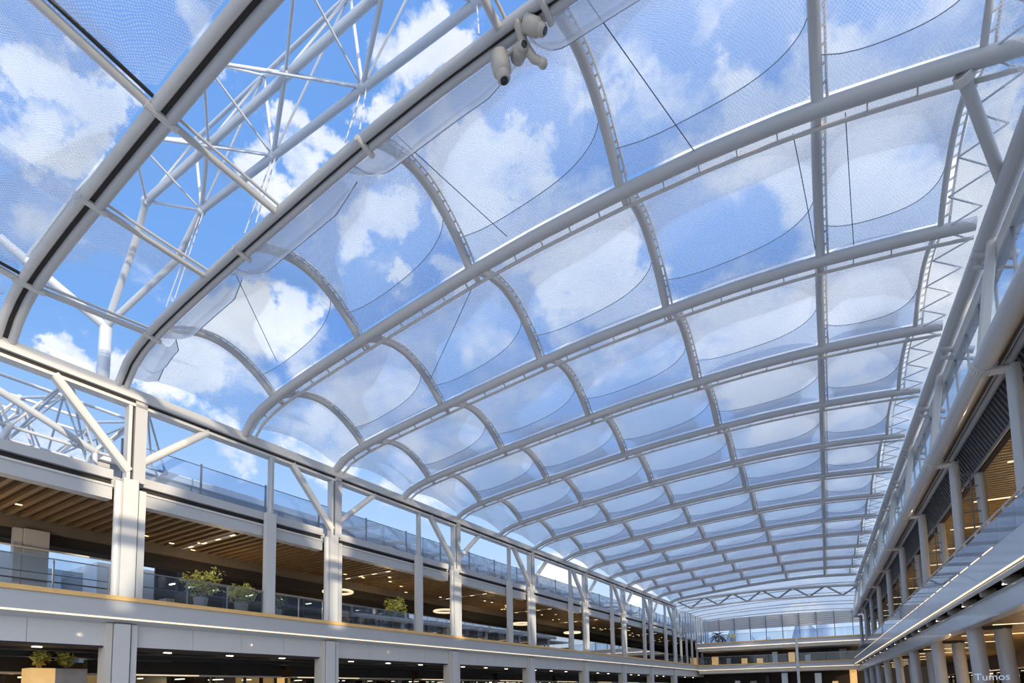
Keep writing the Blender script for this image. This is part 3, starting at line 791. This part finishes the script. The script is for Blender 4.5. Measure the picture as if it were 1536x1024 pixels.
for q in range(26):
    u = 3.0 + q * 2.34
    if u > 66: break
    o = thing('bracket_lamp', f'beige cylinder lamp under the right slab, {ORD[q] if q < 20 else ORD[q-20] + " after the twentieth"} from the camera end', 'lamp', R(u, -.3, 4.3), 'cylinder lamps under the right slab')
    br = MB().tube([R(u, -.14, 4.42), R(u, -.5, 4.42)], .13, 12).build('barrel', M['camera'], o)
    MB().tube([R(u, -.125, 4.42), R(u, -.15, 4.42)], .105, 12).build('rim', M['steel'], br)
    if q % 2: MB().box(R, u - .05, u + .05, -.2, -.12, 4.30, 4.33).build('lens', M['lamp'], br)
for k in range(11):
    a, b = 2.0 + k * 5.8, 2.0 + (k + 1) * 5.8
    nm = f'{ORD[k]} stretch from the camera end'
    o = thing('glass_balustrade', f'blue reflecting glass balustrade with handrail on the right gallery, {nm}', 'balustrade', R(a, .06, 5.2), 'glass balustrades of the right gallery')
    for q in range(4):
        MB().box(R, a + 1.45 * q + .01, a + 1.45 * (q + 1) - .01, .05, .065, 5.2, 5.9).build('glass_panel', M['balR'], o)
    MB().tube([R(a, -.12, 6.18), R(b, -.12, 6.18)], .03, 8).build('handrail', M['clad'], o)
    m = MB()
    for q in range(4): m.box(R, a + 1.45 * q - .02, a + 1.45 * q + .02, -.15, -.08, 5.1, 6.16)
    m.build('rail_posts', M['steel2'], o)
for k in range(8):
    a, b = -9.5 + k * 9.36, -9.5 + (k + 1) * 9.36
    shop(R, a + .02, b - .02, -7.2, 5.1, 9.1, f'dark shopfront at the rear of the upper right gallery, {ORD[k]} from the camera end', 'shopfronts of the upper right gallery', 140 + k)
    shop(R, a + .02, b - .02, -6.4, 0, 3.7, f'warmly lit shopfront under the right gallery, {ORD[k]} from the camera end', 'shopfronts under the right gallery', 180 + k, True)

# brace from the second arch to the eave tube
p, q = A(1, .955) + Vector((0, .1, -.15)), R(7.3, -.2, 13.05)
o = thing('corner_brace', 'short shiny tube bracing the second arch to the right eave tube, upper right corner', 'brace', q)
MB().tube([p, q], .12, 12).build('tube', M['steel'], o)
MB().tube([p, p + (q - p) * .06], .17, 12).build('collar', M['steel2'], o)

# sign low on the right
cu = bpy.data.curves.new('lettering', 'FONT'); cu.body = 'Tumos'; cu.size = .29; cu.extrude = .015; cu.align_x = 'CENTER'
tmp = bpy.data.objects.new('lettering', cu); COL.objects.link(tmp); bpy.context.view_layer.update()
me = bpy.data.meshes.new_from_object(tmp.evaluated_get(bpy.context.evaluated_depsgraph_get())); bpy.data.objects.remove(tmp)
me.materials.clear(); me.materials.append(M['sign'])
so = bpy.data.objects.new('shop_sign', me); COL.objects.link(so)
so.location = R(12.7, -.30, 1.88); so.rotation_euler = (R_(90), 0, R_(-9))
tag(so, 'pale lettered shop sign between the lower round columns at the lower right', 'sign', None)

# ------------------------------------------------------------------ far end: bridges, glazed wall, trussed roof
YB = 81.0
def bridge(zt, h, lab):
    o = thing('footbridge', lab, 'footbridge', Vector((-16, YB, zt - h)))
    MB().box(W, -17.6, 2.2, YB, YB + 4.5, zt - .25, zt - .05).build('deck', M['stone'], o)
    MB().box(W, -17.6, 2.2, YB - .15, YB + .05, zt - h, zt - .1).build('fascia', M['fascia'], o)
    MB().box(W, -17.6, 2.2, YB - .2, YB + .1, zt - .1, zt + .04).build('nosing', M['edge'], o)
    MB().box(W, -17.6, 2.2, YB - .2, YB, zt - h - .08, zt - h).build('light_strip', M['led'], o)
    MB().box(W, -17.6, 2.2, YB + .3, YB + 4.5, zt - h - .5, zt - h - .1).build('soffit_beam', M['steel2'], o)
    for q in range(9):
        x = -17.4 + q * 2.17
        MB().box(W, x, x + 2.12, YB, YB + .02, zt + .04, zt + 1.05).build('glass_panel', M['bal'], o)
    MB().box(W, -17.5, 2.2, YB - .02, YB + .04, zt + 1.05, zt + 1.09).build('handrail', M['rubber'], o)
bridge(8.0, .55, 'upper footbridge crossing the far end of the hall')
bridge(5.05, .62, 'lower footbridge crossing the far end of the hall')
o = thing('bridge_column', 'white square column carrying the two far footbridges', 'column', Vector((-5.4, YB - .3, 0)))
MB().box(W, -5.55, -5.25, YB - .45, YB - .16, 0, 8.0).build('shaft', M['clad'], o)
MB().box(W, -5.62, -5.18, YB - .5, YB - .14, 4.35, 4.9).build('collar', M['clad'], o)
o = thing('window_1', 'glazed end wall with dark mullions and grey louvres beyond the upper footbridge', 'window', Vector((-16, 88, 8)), None, 'structure')
MB().box(W, -18, 3, 88, 88.04, 7.6, 10.25).build('window_pane', M['win'], o)
MB().box(W, -18, 3, 88, 88.1, 10.25, 12.0).build('window_louvre_panel', M['fascia'], o)
m = MB()
for i in range(11): m.box(W, -18 + 2.1 * i - .05, -18 + 2.1 * i + .05, 87.85, 88, 7.6, 12.0)
m.build('window_mullions', M['louvre'], o)
m = MB()
for i in range(6): m.box(W, -18, 3, 87.93, 88, 10.32 + i * .28, 10.42 + i * .28)
m.build('window_slats', M['clad'], o)
o = thing('wall_end', 'dark shop wall behind the far footbridges', 'wall', Vector((-16, 86, 0)), None, 'structure')
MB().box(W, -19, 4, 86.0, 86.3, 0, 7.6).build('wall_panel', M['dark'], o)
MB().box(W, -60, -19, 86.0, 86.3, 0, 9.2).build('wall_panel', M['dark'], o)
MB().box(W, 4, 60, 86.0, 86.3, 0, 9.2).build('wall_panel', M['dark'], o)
rnd = random.Random(3)
for i in range(20):
    x = -17.5 + .98 * i; z = 5.0 if i % 2 else 0
    tag(MB().box(W, x, x + rnd.uniform(.4, .85), 84.7, 85.3, z, z + rnd.uniform(.8, 2.) * (1 if z else 2)).build('display_stand', rnd.choice([M['display'], M['warmpanel'], M['brown'], M['bluefascia'], M['warmpanel']])), f'small shop display behind the far footbridges, {ORD[i]} from the left', 'display', 'displays behind the far footbridges')
o = thing('flat_roof', 'white ribbed roof beyond the last arch over the far end', 'roof', Vector((-17, 70, 12.6)), None, 'structure')
m = MB(); n = 24; vs = []; m.uv = []
for i in range(n + 1):
    p = A(13, i / n) + Vector((0, .3, -.05)); q = Vector((-18.2 + 20.2 * i / n, 88, 11.75 + .35 * (1 - (2 * i / n - 1) ** 2)))
    for j in range(9):
        vs.append(p + (q - p) * j / 8 + Vector((0, 0, -.12 * (j % 2)))); m.uv.append((i * .85, j * 2.3))
m.add(vs, [(i * 9 + j, i * 9 + 9 + j, i * 9 + 10 + j, i * 9 + 1 + j) for i in range(n) for j in range(8)], True)
m.build('membrane', M['foilw'], o)
for j in range(1, 9):
    pts = []
    for i in range(0, n + 1, 2):
        p = A(13, i / n) + Vector((0, .3, -.05)); q = Vector((-18.2 + 20.2 * i / n, 88, 11.75 + .35 * (1 - (2 * i / n - 1) ** 2))); pts.append(p + (q - p) * j / 8 + Vector((0, 0, -.12 * (j % 2) - .08)))
    MB().tube(pts, .06, 6).build('batten', M['steel'], o)
o = thing('roof_truss', 'white zigzag roof truss across the far end beyond the last arch', 'truss', Vector((-16, 76, 11.6)))
tc = lambda x: Vector((x, 71.2, 12.55 + .42 * (1 - ((x + 8) / 10) ** 2)))
bc = lambda x: Vector((x, 71.2, 11.5 + .36 * (1 - ((x + 8) / 10) ** 2)))
xs = [-17.6 + 1.6 * i for i in range(13)]
MB().tube([tc(x) for x in xs], .17, 8).build('top_chord', M['steel2'], o)
MB().tube([bc(x) for x in xs[1:-1]], .09, 8).build('bottom_chord', M['steel2'], o)
for i in range(1, 12, 2):
    MB().tube([tc(xs[i - 1]), bc(xs[i])], .10, 6).build('web_member', M['rubber'], o); MB().tube([bc(xs[i]), tc(xs[i + 1])], .10, 6).build('web_member', M['rubber'], o)
for i in range(7):
    u = 62 + 2.5 * i
    o = thing('curtain_wall', f'tall glazed wall panel past the left columns, {ORD[i]} towards the far end', 'glazing', L(u, -.2, 5.2), 'glazed wall panels at the far left')
    MB().box(L, u + .05, u + 2.45, -.2, -.17, 8.6, 12.0).build('pane', M['terr'], o)
    m = MB(); m.box(L, u - .06, u + .06, -.3, -.05, 5.2, 12.1); m.box(L, u + 1.2, u + 1.26, -.25, -.1, 8.6, 12.0); m.build('mullions', M['clad'], o)

# ------------------------------------------------------------------ plants
def foliage(m, c, rx, rz, n, size, rnd):
    for i in range(n):
        while True:
            d = Vector((rnd.uniform(-1, 1), rnd.uniform(-1, 1), rnd.uniform(-1, 1)))
            if .25 < d.length < 1: break
        p = c + Vector((d.x * rx, d.y * rx, d.z * rz))
        a = Vector((rnd.uniform(-1, 1), rnd.uniform(-1, 1), rnd.uniform(-.4, 1))).normalized(); b = a.cross(Vector((rnd.uniform(-1, 1), rnd.uniform(-1, 1), rnd.uniform(-1, 1)))).normalized()
        l = size * rnd.uniform(.7, 1.3); w = l * .42
        m.add([p - a * l * .5, p + b * w * .5, p + a * l * .5, p - b * w * .5], [(0, 1, 2, 3)])
def shrub(pos, h, r, lab, mm, n=260, seed=1, grp='potted shrubs on the left gallery', pot=True):
    rnd = random.Random(seed); pos = Vector(pos)
    o = thing('potted_shrub', lab, 'plant', pos, grp)
    ph = .55 * min(1, h / 1.4) if pot else .04
    if pot: MB().tube([pos, pos + Vector((0, 0, .02)), pos + Vector((0, 0, ph)), pos + Vector((0, 0, ph)) ], [.0, .2, .27, .22], 14).build('pot', M['pot'], o)
    m = MB()
    for i in range(5):
        a = rnd.uniform(0, 6.28); m.tube([pos + Vector((0, 0, ph * .9)), pos + Vector((.4 * r * math.cos(a), .4 * r * math.sin(a), ph + (h - ph) * .4)), pos + Vector((.7 * r * math.cos(a), .7 * r * math.sin(a), ph + (h - ph) * .85))], [.025, .018, .008], 5)
    m.build('stems', M['wood'], o)
    m = MB(); c = pos + Vector((0, 0, ph + (h - ph) * .52)); foliage(m, c, r, (h - ph) * .52, n, .16, rnd)
    for i in range(3): foliage(m, c + Vector((rnd.uniform(-.6, .6) * r, rnd.uniform(-.6, .6) * r, (h - ph) * rnd.uniform(.0, .4))), r * .5, (h - ph) * .3, n // 6, .16, rnd)
    m.build('foliage', mm, o)
shrub(L(3.5, -.85, 5.1), 1.55, .72, 'yellow green shrub behind gallery glass, first right of the sunlit column', M['leafy'], 300, 2)
shrub(L(5.15, -.8, 5.1), 1.3, .68, 'yellow green shrub behind gallery glass, just left of the first slim post', M['leafy'], 280, 3)
shrub(L(6.7, -.75, 5.1), 1.15, .35, 'small leafy shrub behind gallery glass, just right of the first slim post', M['leaf'], 130, 4)
shrub(L(13.95, -.65, 5.1), 1.75, .62, 'bushy yellow green shrub in a grey pot, left of the second slim post', M['leafy'], 380, 5)
shrub(L(15.9, -.8, 5.1), .9, .22, 'narrow small plant behind gallery glass right of the second slim post', M['leaf'], 70, 6)
shrub(L(30.5, -.8, 5.1), .95, .4, 'low plant behind gallery glass between third and fourth slim posts', M['leaf'], 100, 7)
shrub(L(33.0, -.8, 5.1), .9, .4, 'low plant just left of the fourth slim post', M['leafy'], 100, 8)
shrub(L(47.3, -.8, 5.1), .9, .4, 'low plant behind the far gallery glass, sixth column bay', M['leafy'], 90, 9)
for i, (u, lab) in enumerate(((-.92, 'left of the two'), (-.22, 'right of the two'))):
    shrub(L(u, -2.4, 2.875), .62, .27, f'small shrub on a partition in the lower left opening, {lab}', M['leafy'], 140, 20 + i, 'shrubs under the left gallery', False)
o = thing('partition_wall', 'tan and grey shop partition below two shrubs at the lower left', 'partition', L(-.6, -2.4, 0))
MB().box(L, -1.3, -.62, -2.75, -2.05, 0, 2.87).build('tan_panel', M['warmpanel'], o)  # tan panel with painted glow, not a lamp
MB().box(L, -.62, .3, -2.75, -2.05, 0, 2.87).build('grey_panel', M['display'], o)
# palm on the far footbridge
pp = Vector((-15.0, YB + 1.2, 8.0)); rnd = random.Random(9)
o = thing('potted_palm', 'dark spiky palm standing on the upper far footbridge at its left end', 'plant', pp)
MB().tube([pp, pp + Vector((0, 0, .5))], [.3, .38], 12).build('pot', M['pot'], o)
MB().tube([pp + Vector((0, 0, .4)), pp + Vector((0, 0, 1.1))], .1, 8).build('trunk', M['wood'], o)
m = MB()
for i in range(26):
    a = rnd.uniform(0, 6.28); e = rnd.uniform(-.2, 1.1); d = Vector((math.cos(a), math.sin(a), 0)); n = 6; prev = None; sd = Vector((-d.y, d.x, 0)); pts = []
    for j in range(n + 1):
        t = j / n; c = pp + Vector((0, 0, 1.1)) + d * (1.5 * t) + Vector((0, 0, 1.5 * e * t - 1.0 * t * t)); w = .17 * math.sin(math.pi * min(.97, t * .9 + .08)); pts += [c - sd * w, c + sd * w]
    m.add(pts, [(2*j, 2*j+1, 2*j+3, 2*j+2) for j in range(n)])
m.build('fronds', M['leafd'], o)
shrub(Vector((-13.2, YB + 1.0, 8.0)), 1.2, .6, 'yellow green shrub right of the dark palm on the far footbridge', M['leafy'], 150, 30, 'plants on the far footbridge')

# ------------------------------------------------------------------ gallery furniture
def chair(pos, ang, lab, mm):
    pos = Vector(pos); c, s = math.cos(ang), math.sin(ang)
    def P(x, y, z): return pos + Vector((x * c - y * s, x * s + y * c, z))
    class Fx(Frame):
        def __init__(q): pass
        def __call__(q, u, v, z): return P(u, v, z)
    f = Fx(); o = thing('cafe_chair', lab, 'chair', pos, 'chairs on the left gallery')
    MB().box(f, -.22, .22, -.22, .22, .42, .47).build('seat', mm, o)
    MB().box(f, -.22, .22, .19, .23, .55, .92).build('backrest', mm, o)
    for x in (-.2, .2):
        for y in (-.2, .2): MB().bar(P(x, y, 0), P(x, y, .42 if y < 0 else .9), .035, .035, Vector((0, 1, 0))).build('leg', M['wood'] if mm is M['wood'] else M['black'], o)
def table(pos, lab):
    pos = Vector(pos); o = thing('cafe_table', lab, 'table', pos, 'tables on the left gallery')
    MB().tube([pos + Vector((0, 0, .72)), pos + Vector((0, 0, .75))], .38, 20).build('tabletop', M['stone'], o)
    MB().tube([pos + Vector((0, 0, .03)), pos + Vector((0, 0, .72))], .035, 8).build('pedestal', M['black'], o)
    MB().tube([pos, pos + Vector((0, 0, .03))], .24, 16).build('foot', M['black'], o)
spots = [(10.9, 'tan wooden', 1), (12.4, 'dark', 0), (19.9, 'dark', 0), (22.6, 'dark', 0), (28.6, 'dark', 0), (37.9, 'dark', 0), (40.2, 'dark', 0)]
for i, (u, w, t) in enumerate(spots):
    table(L(u + .75, -1.1, 5.1), f'round cafe table by the left gallery glass, {ORD[i]} from the left edge')
    chair(L(u, -1.0, 5.1), 1.4 + i, f'{w} cafe chair left of the {ORD[i]} cafe table on the left gallery', M['wood'] if t else M['fabric'])
    chair(L(u + 1.5, -1.1, 5.1), -1.4 + i * .7, f'dark cafe chair right of the {ORD[i]} cafe table on the left gallery', M['fabric'])
for i, (u, v) in enumerate(((12.2, -3.2), (21.5, -3.4), (31.0, -3.2), (40, -3.2))):
    p = L(u, v, 7.35); o = thing('pendant_lamp', f'glowing ring pendant lamp inside the upper left gallery, {ORD[i]} from the left edge', 'lamp', p, 'ring lamps of the left gallery')
    pts = [p + Vector((.75 * math.cos(a), .75 * math.sin(a), 0)) for a in [2 * math.pi * q / 24 for q in range(25)]]
    MB().tube(pts, .07, 8, False).build('ring', M['warmlamp'] if 'warmlamp' in M else M['led'], o)
    m = MB()
    for q in (0, 8, 16): m.tube([pts[q], p + Vector((0, 0, 1.2))], .01, 5)
    m.build('suspension_wires', M['cable'], o)

# ------------------------------------------------------------------ floor, outer walls, distance
tag(MB().box(W, -28, 14, -40, 90, -.2, 0).build('floor', M['floor']), 'pale stone hall floor', 'floor', None, 'structure')
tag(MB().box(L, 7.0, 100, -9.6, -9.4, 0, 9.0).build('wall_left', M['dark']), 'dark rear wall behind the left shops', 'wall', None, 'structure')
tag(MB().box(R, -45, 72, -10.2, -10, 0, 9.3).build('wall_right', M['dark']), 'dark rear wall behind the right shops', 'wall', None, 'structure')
tag(MB().box(R, -45, 72, -10, -1.3, 9.4, 9.6).build('ceiling', M['fascia']), 'flat roof over the right gallery', 'roof', None, 'structure')
tag(MB().box(W, -220, 160, -120, 260, -.6, -.25).build('ground', M['hill']), 'ground outside the hall', 'ground', None, 'structure')
m = MB(); rnd = random.Random(4); n = 40; vs = []
for i in range(n + 1):
    x = -120 + 150 * i / n; h = 26 + 7 * math.sin(i * .7) + 5 * math.sin(i * 1.9) + rnd.uniform(-1, 1)
    vs += [Vector((x, 260, -1)), Vector((x, 285, h)), Vector((x, 330, h * .8))]
m.add(vs, [(3*i, 3*i+3, 3*i+4, 3*i+1) for i in range(n)] + [(3*i+1, 3*i+4, 3*i+5, 3*i+2) for i in range(n)], True)
tag(m.build('distant_ridge', M['hill']), 'blue grey hills beyond the far glazed end wall', 'hill', None, 'structure')

# unseen tree row, added so its crown gaps throw sun patches on the left columns
rnd = random.Random(21)
for i in range(11):
    yc = L(.4 + 9.2 * (i - 1), 0, 0).y - 18.2 + 4.6; p = Vector((40, yc, -.25))
    o = thing('shade_tree', f'added unseen shade tree outside the right wall, {ORD[i]} from the camera end', 'tree', p, 'added shade trees east of the hall')
    MB().tube([p, p + Vector((.2, .1, 8)), p + Vector((0, 0, 16))], [.45, .35, .2], 10).build('trunk', M['bark'], o)
    m = MB(); c = p + Vector((0, 0, 18.4)); m.ball(c, 1, 24, 18, (3.3, 4.05, 6.4))
    m.v = [tuple(c + (Vector(v) - c) * (1 + .10 * math.sin(2.1 * v[1] + 2.1 * i) * math.sin(1.3 * v[2] + i) + rnd.uniform(-.07, .07))) for v in m.v]
    m.build('crown', M['leafd'], o)
# ------------------------------------------------------------------ added fill lights and sun
def point(p, e, col=(1, .72, .42), r=.12):
    l = bpy.data.lights.new('gallery_fill', 'POINT'); l.energy = e; l.color = col; l.shadow_soft_size = r  # unseen fill point without a fixture, added to brighten the galleries
    o = bpy.data.objects.new('gallery_fill', l); COL.objects.link(o); o.location = p; return o
for u in (-3, 6, 16, 27, 40): point(L(u, -3.4, 6.3), 90)  # stands in for light bounced up onto the slat ceiling
for u in (-1, 5, 14, 23, 33): point(L(u, -4.6, 2.5), 32)  # added behind the panes to brighten the shop displays
for u in (9, 22, 38): point(R(u, -3.6, 6.6), 110, (1, .74, .45))
for u in (8, 20, 36): point(R(u, -3.4, 2.2), 110, (1, .68, .36))

sun = bpy.data.lights.new('sun', 'SUN'); sun.energy = 4.2; sun.angle = R_(.6); sun.color = (1, .83, .60)
so = bpy.data.objects.new('sun', sun); COL.objects.link(so); so.location = (60, -20, 40)
so.rotation_euler = Vector((-1, .30, -.215)).to_track_quat('-Z', 'Y').to_euler()

# ------------------------------------------------------------------ sky with clouds
def ray(x, y):
    a, b = x - 768, y - CY; cr, sr = math.cos(ROLL), math.sin(ROLL)
    u = a * cr + b * sr; v = -a * sr + b * cr
    d = Vector((u, F_PX * math.cos(PITCH) + v * math.sin(PITCH), F_PX * math.sin(PITCH) - v * math.cos(PITCH)))
    d.rotate(Matrix.Rotation(YAW, 3, 'Z')); return d.normalized()
CLOUDS = [(40, 90, 70, 1), (100, 160, 70, 1), (165, 200, 45, 1), (85, 250, 45, .9), (25, 215, 50, .8), (40, 320, 60, .5), (330, 40, 60, .7),
          (620, 60, 60, .9), (660, 90, 40, .8), (555, 160, 45, 1), (470, 215, 40, .9), (420, 275, 40, .8), (1160, 20, 20, .4),
          (640, 240, 60, 1), (690, 290, 60, 1), (760, 265, 50, .9), (840, 255, 40, .9), (800, 310, 60, .6), (560, 322, 42, 1), (515, 345, 35, .9), (640, 415, 25, .7),
          (360, 470, 60, .9), (430, 500, 70, 1), (450, 440, 45, .8), (270, 560, 70, .9), (340, 600, 70, .7), (230, 540, 50, .6), (110, 505, 50, 1), (60, 490, 35, .7),
          (900, 110, 55, .55), (1060, 40, 45, .75), (960, 170, 50, .5), (1120, 170, 60, .6), (1240, 60, 60, .5),
          (1330, 170, 150, 1.1), (900, 350, 70, .8), (1360, 280, 90, 1), (1240, 320, 70, .7), (1080, 240, 70, .7), (900, 440, 70, .9), (1120, 500, 90, .8), (1350, 430, 110, 1), (660, 480, 80, .5),
          (560, 600, 80, .6), (760, 600, 90, .6), (960, 560, 80, .5), (480, 670, 60, .8), (1250, 600, 140, .7), (620, 720, 60, .6), (860, 850, 40, 1), (960, 900, 40, .9), (330, 690, 40, .7), (1190, 950, 30, 1), (1100, 950, 20, .5), (60, 640, 60, .7)]
w = bpy.data.worlds.new('sky'); sc.world = w; w.use_nodes = True
nt = w.node_tree; nt.nodes.clear(); N = nt.nodes.new; K = nt.links.new
tc = N('ShaderNodeTexCoord'); acc = None
def mth(op, a, b=None, clamp=False):
    n = N('ShaderNodeMath'); n.operation = op; n.use_clamp = clamp
    for i, x in enumerate((a, b)):
        if x is None: continue
        if isinstance(x, (int, float)): n.inputs[i].default_value = x
        else: K(x, n.inputs[i])
    return n.outputs[0]
w1 = N('ShaderNodeTexNoise'); w1.inputs['Scale'].default_value = 7; w1.inputs['Detail'].default_value = 6; w1.inputs['Roughness'].default_value = .62; K(tc.outputs['Generated'], w1.inputs['Vector'])
wa = N('ShaderNodeVectorMath'); wa.operation = 'SUBTRACT'; K(w1.outputs['Color'], wa.inputs[0]); wa.inputs[1].default_value = (.5, .5, .5)
wb = N('ShaderNodeVectorMath'); wb.operation = 'MULTIPLY_ADD'; K(wa.outputs[0], wb.inputs[0]); wb.inputs[1].default_value = (.30, .30, .22); K(tc.outputs['Generated'], wb.inputs[2])
wn = N('ShaderNodeVectorMath'); wn.operation = 'NORMALIZE'; K(wb.outputs[0], wn.inputs[0])
for x, y, r, a in CLOUDS:
    d = ray(x, y); c2 = d.dot(ray(x + r * .7, y + r * .7))
    vm = N('ShaderNodeVectorMath'); vm.operation = 'DOT_PRODUCT'; K(wn.outputs[0], vm.inputs[0]); vm.inputs[1].default_value = d
    mr = N('ShaderNodeMapRange'); mr.interpolation_type = 'SMOOTHSTEP'; K(vm.outputs['Value'], mr.inputs[0])
    mr.inputs[1].default_value = 1 - (1 - c2) * 2.2; mr.inputs[2].default_value = 1.0; mr.inputs[3].default_value = 0; mr.inputs[4].default_value = a
    acc = mr.outputs[0] if acc is None else mth('ADD', acc, mr.outputs[0])
nz = N('ShaderNodeTexNoise'); nz.inputs['Scale'].default_value = 7.5; nz.inputs['Detail'].default_value = 10; nz.inputs['Roughness'].default_value = .60; nz.inputs['Distortion'].default_value = .15
mp = N('ShaderNodeMapping'); mp.inputs['Scale'].default_value = (1, 1, 1.6); K(tc.outputs['Generated'], mp.inputs[0]); K(mp.outputs[0], nz.inputs['Vector'])
dens = mth('ADD', mth('MULTIPLY', mth('MINIMUM', acc, 1.1), .34), nz.outputs['Fac'])
mr = N('ShaderNodeMapRange'); mr.interpolation_type = 'SMOOTHSTEP'; K(dens, mr.inputs[0]); mr.inputs[1].default_value = .58; mr.inputs[2].default_value = .86
cl = mr.outputs[0]
sp = N('ShaderNodeSeparateXYZ'); K(tc.outputs['Generated'], sp.inputs[0])
rp = N('ShaderNodeValToRGB'); K(sp.outputs[2], rp.inputs[0])
e = rp.color_ramp.elements; e[0].position = 0.; e[0].color = (.74, .85, .98, 1); e[1].position = .9; e[1].color = (.13, .33, .80, 1)
x = e.new(.25); x.color = (.45, .66, .95, 1); x = e.new(.5); x.color = (.19, .42, .87, 1)
sh = N('ShaderNodeTexNoise'); sh.inputs['Scale'].default_value = 9; sh.inputs['Detail'].default_value = 5; K(tc.outputs['Generated'], sh.inputs['Vector'])
cc = N('ShaderNodeMix'); cc.data_type = 'RGBA'; K(sh.outputs['Fac'], cc.inputs[0]); cc.inputs[6].default_value = (.55, .64, .78, 1); cc.inputs[7].default_value = (1.38, 1.34, 1.27, 1)
mx = N('ShaderNodeMix'); mx.data_type = 'RGBA'; K(mth('MULTIPLY', cl, .95), mx.inputs[0]); K(rp.outputs[0], mx.inputs[6]); K(cc.outputs[2], mx.inputs[7])
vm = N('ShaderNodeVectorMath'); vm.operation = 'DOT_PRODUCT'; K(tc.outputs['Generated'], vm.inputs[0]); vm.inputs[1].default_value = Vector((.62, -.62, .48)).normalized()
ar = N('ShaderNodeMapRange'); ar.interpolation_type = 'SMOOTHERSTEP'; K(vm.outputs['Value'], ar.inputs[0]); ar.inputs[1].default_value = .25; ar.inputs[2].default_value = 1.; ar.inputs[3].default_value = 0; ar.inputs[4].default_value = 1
ad = N('ShaderNodeMix'); ad.data_type = 'RGBA'; ad.blend_type = 'ADD'; K(ar.outputs[0], ad.inputs[0]); K(mx.outputs[2], ad.inputs[6]); ad.inputs[7].default_value = (1.5, 1.4, 1.25, 1)  # broad warm glow added to the unseen sky to brighten foils and steel
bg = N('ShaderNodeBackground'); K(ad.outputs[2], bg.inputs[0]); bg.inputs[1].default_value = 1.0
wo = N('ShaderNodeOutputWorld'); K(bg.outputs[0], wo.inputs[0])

# ------------------------------------------------------------------ camera
cd = bpy.data.cameras.new('camera'); cam = bpy.data.objects.new('camera', cd); COL.objects.link(cam)
cd.sensor_width = 36; cd.lens = F_PX * 36 / 1536; cd.shift_y = (CY - 512) / 1536; cd.clip_end = 1000
fw = Vector((0, math.cos(PITCH), math.sin(PITCH))); up = Vector((0, -math.sin(PITCH), math.cos(PITCH))); rt = Vector((1, 0, 0))
ex = rt * math.cos(ROLL) + up * math.sin(ROLL); ey = -rt * math.sin(ROLL) + up * math.cos(ROLL)
mm = Matrix((ex, ey, -fw)).transposed()
cam.matrix_world = Matrix.Translation(EYE) @ (Matrix.Rotation(YAW, 3, 'Z') @ mm).to_4x4()
sc.camera = cam
sc.view_settings.view_transform = 'Standard'; sc.view_settings.look = 'None'; sc.view_settings.gamma = 1; sc.view_settings.use_curve_mapping = False
sc.view_settings.exposure = 0.1
sc.cycles.transparent_max_bounces = 24; sc.cycles.max_bounces = 6; sc.cycles.diffuse_bounces = 3; sc.cycles.glossy_bounces = 3
sc.cycles.caustics_reflective = False; sc.cycles.caustics_refractive = False
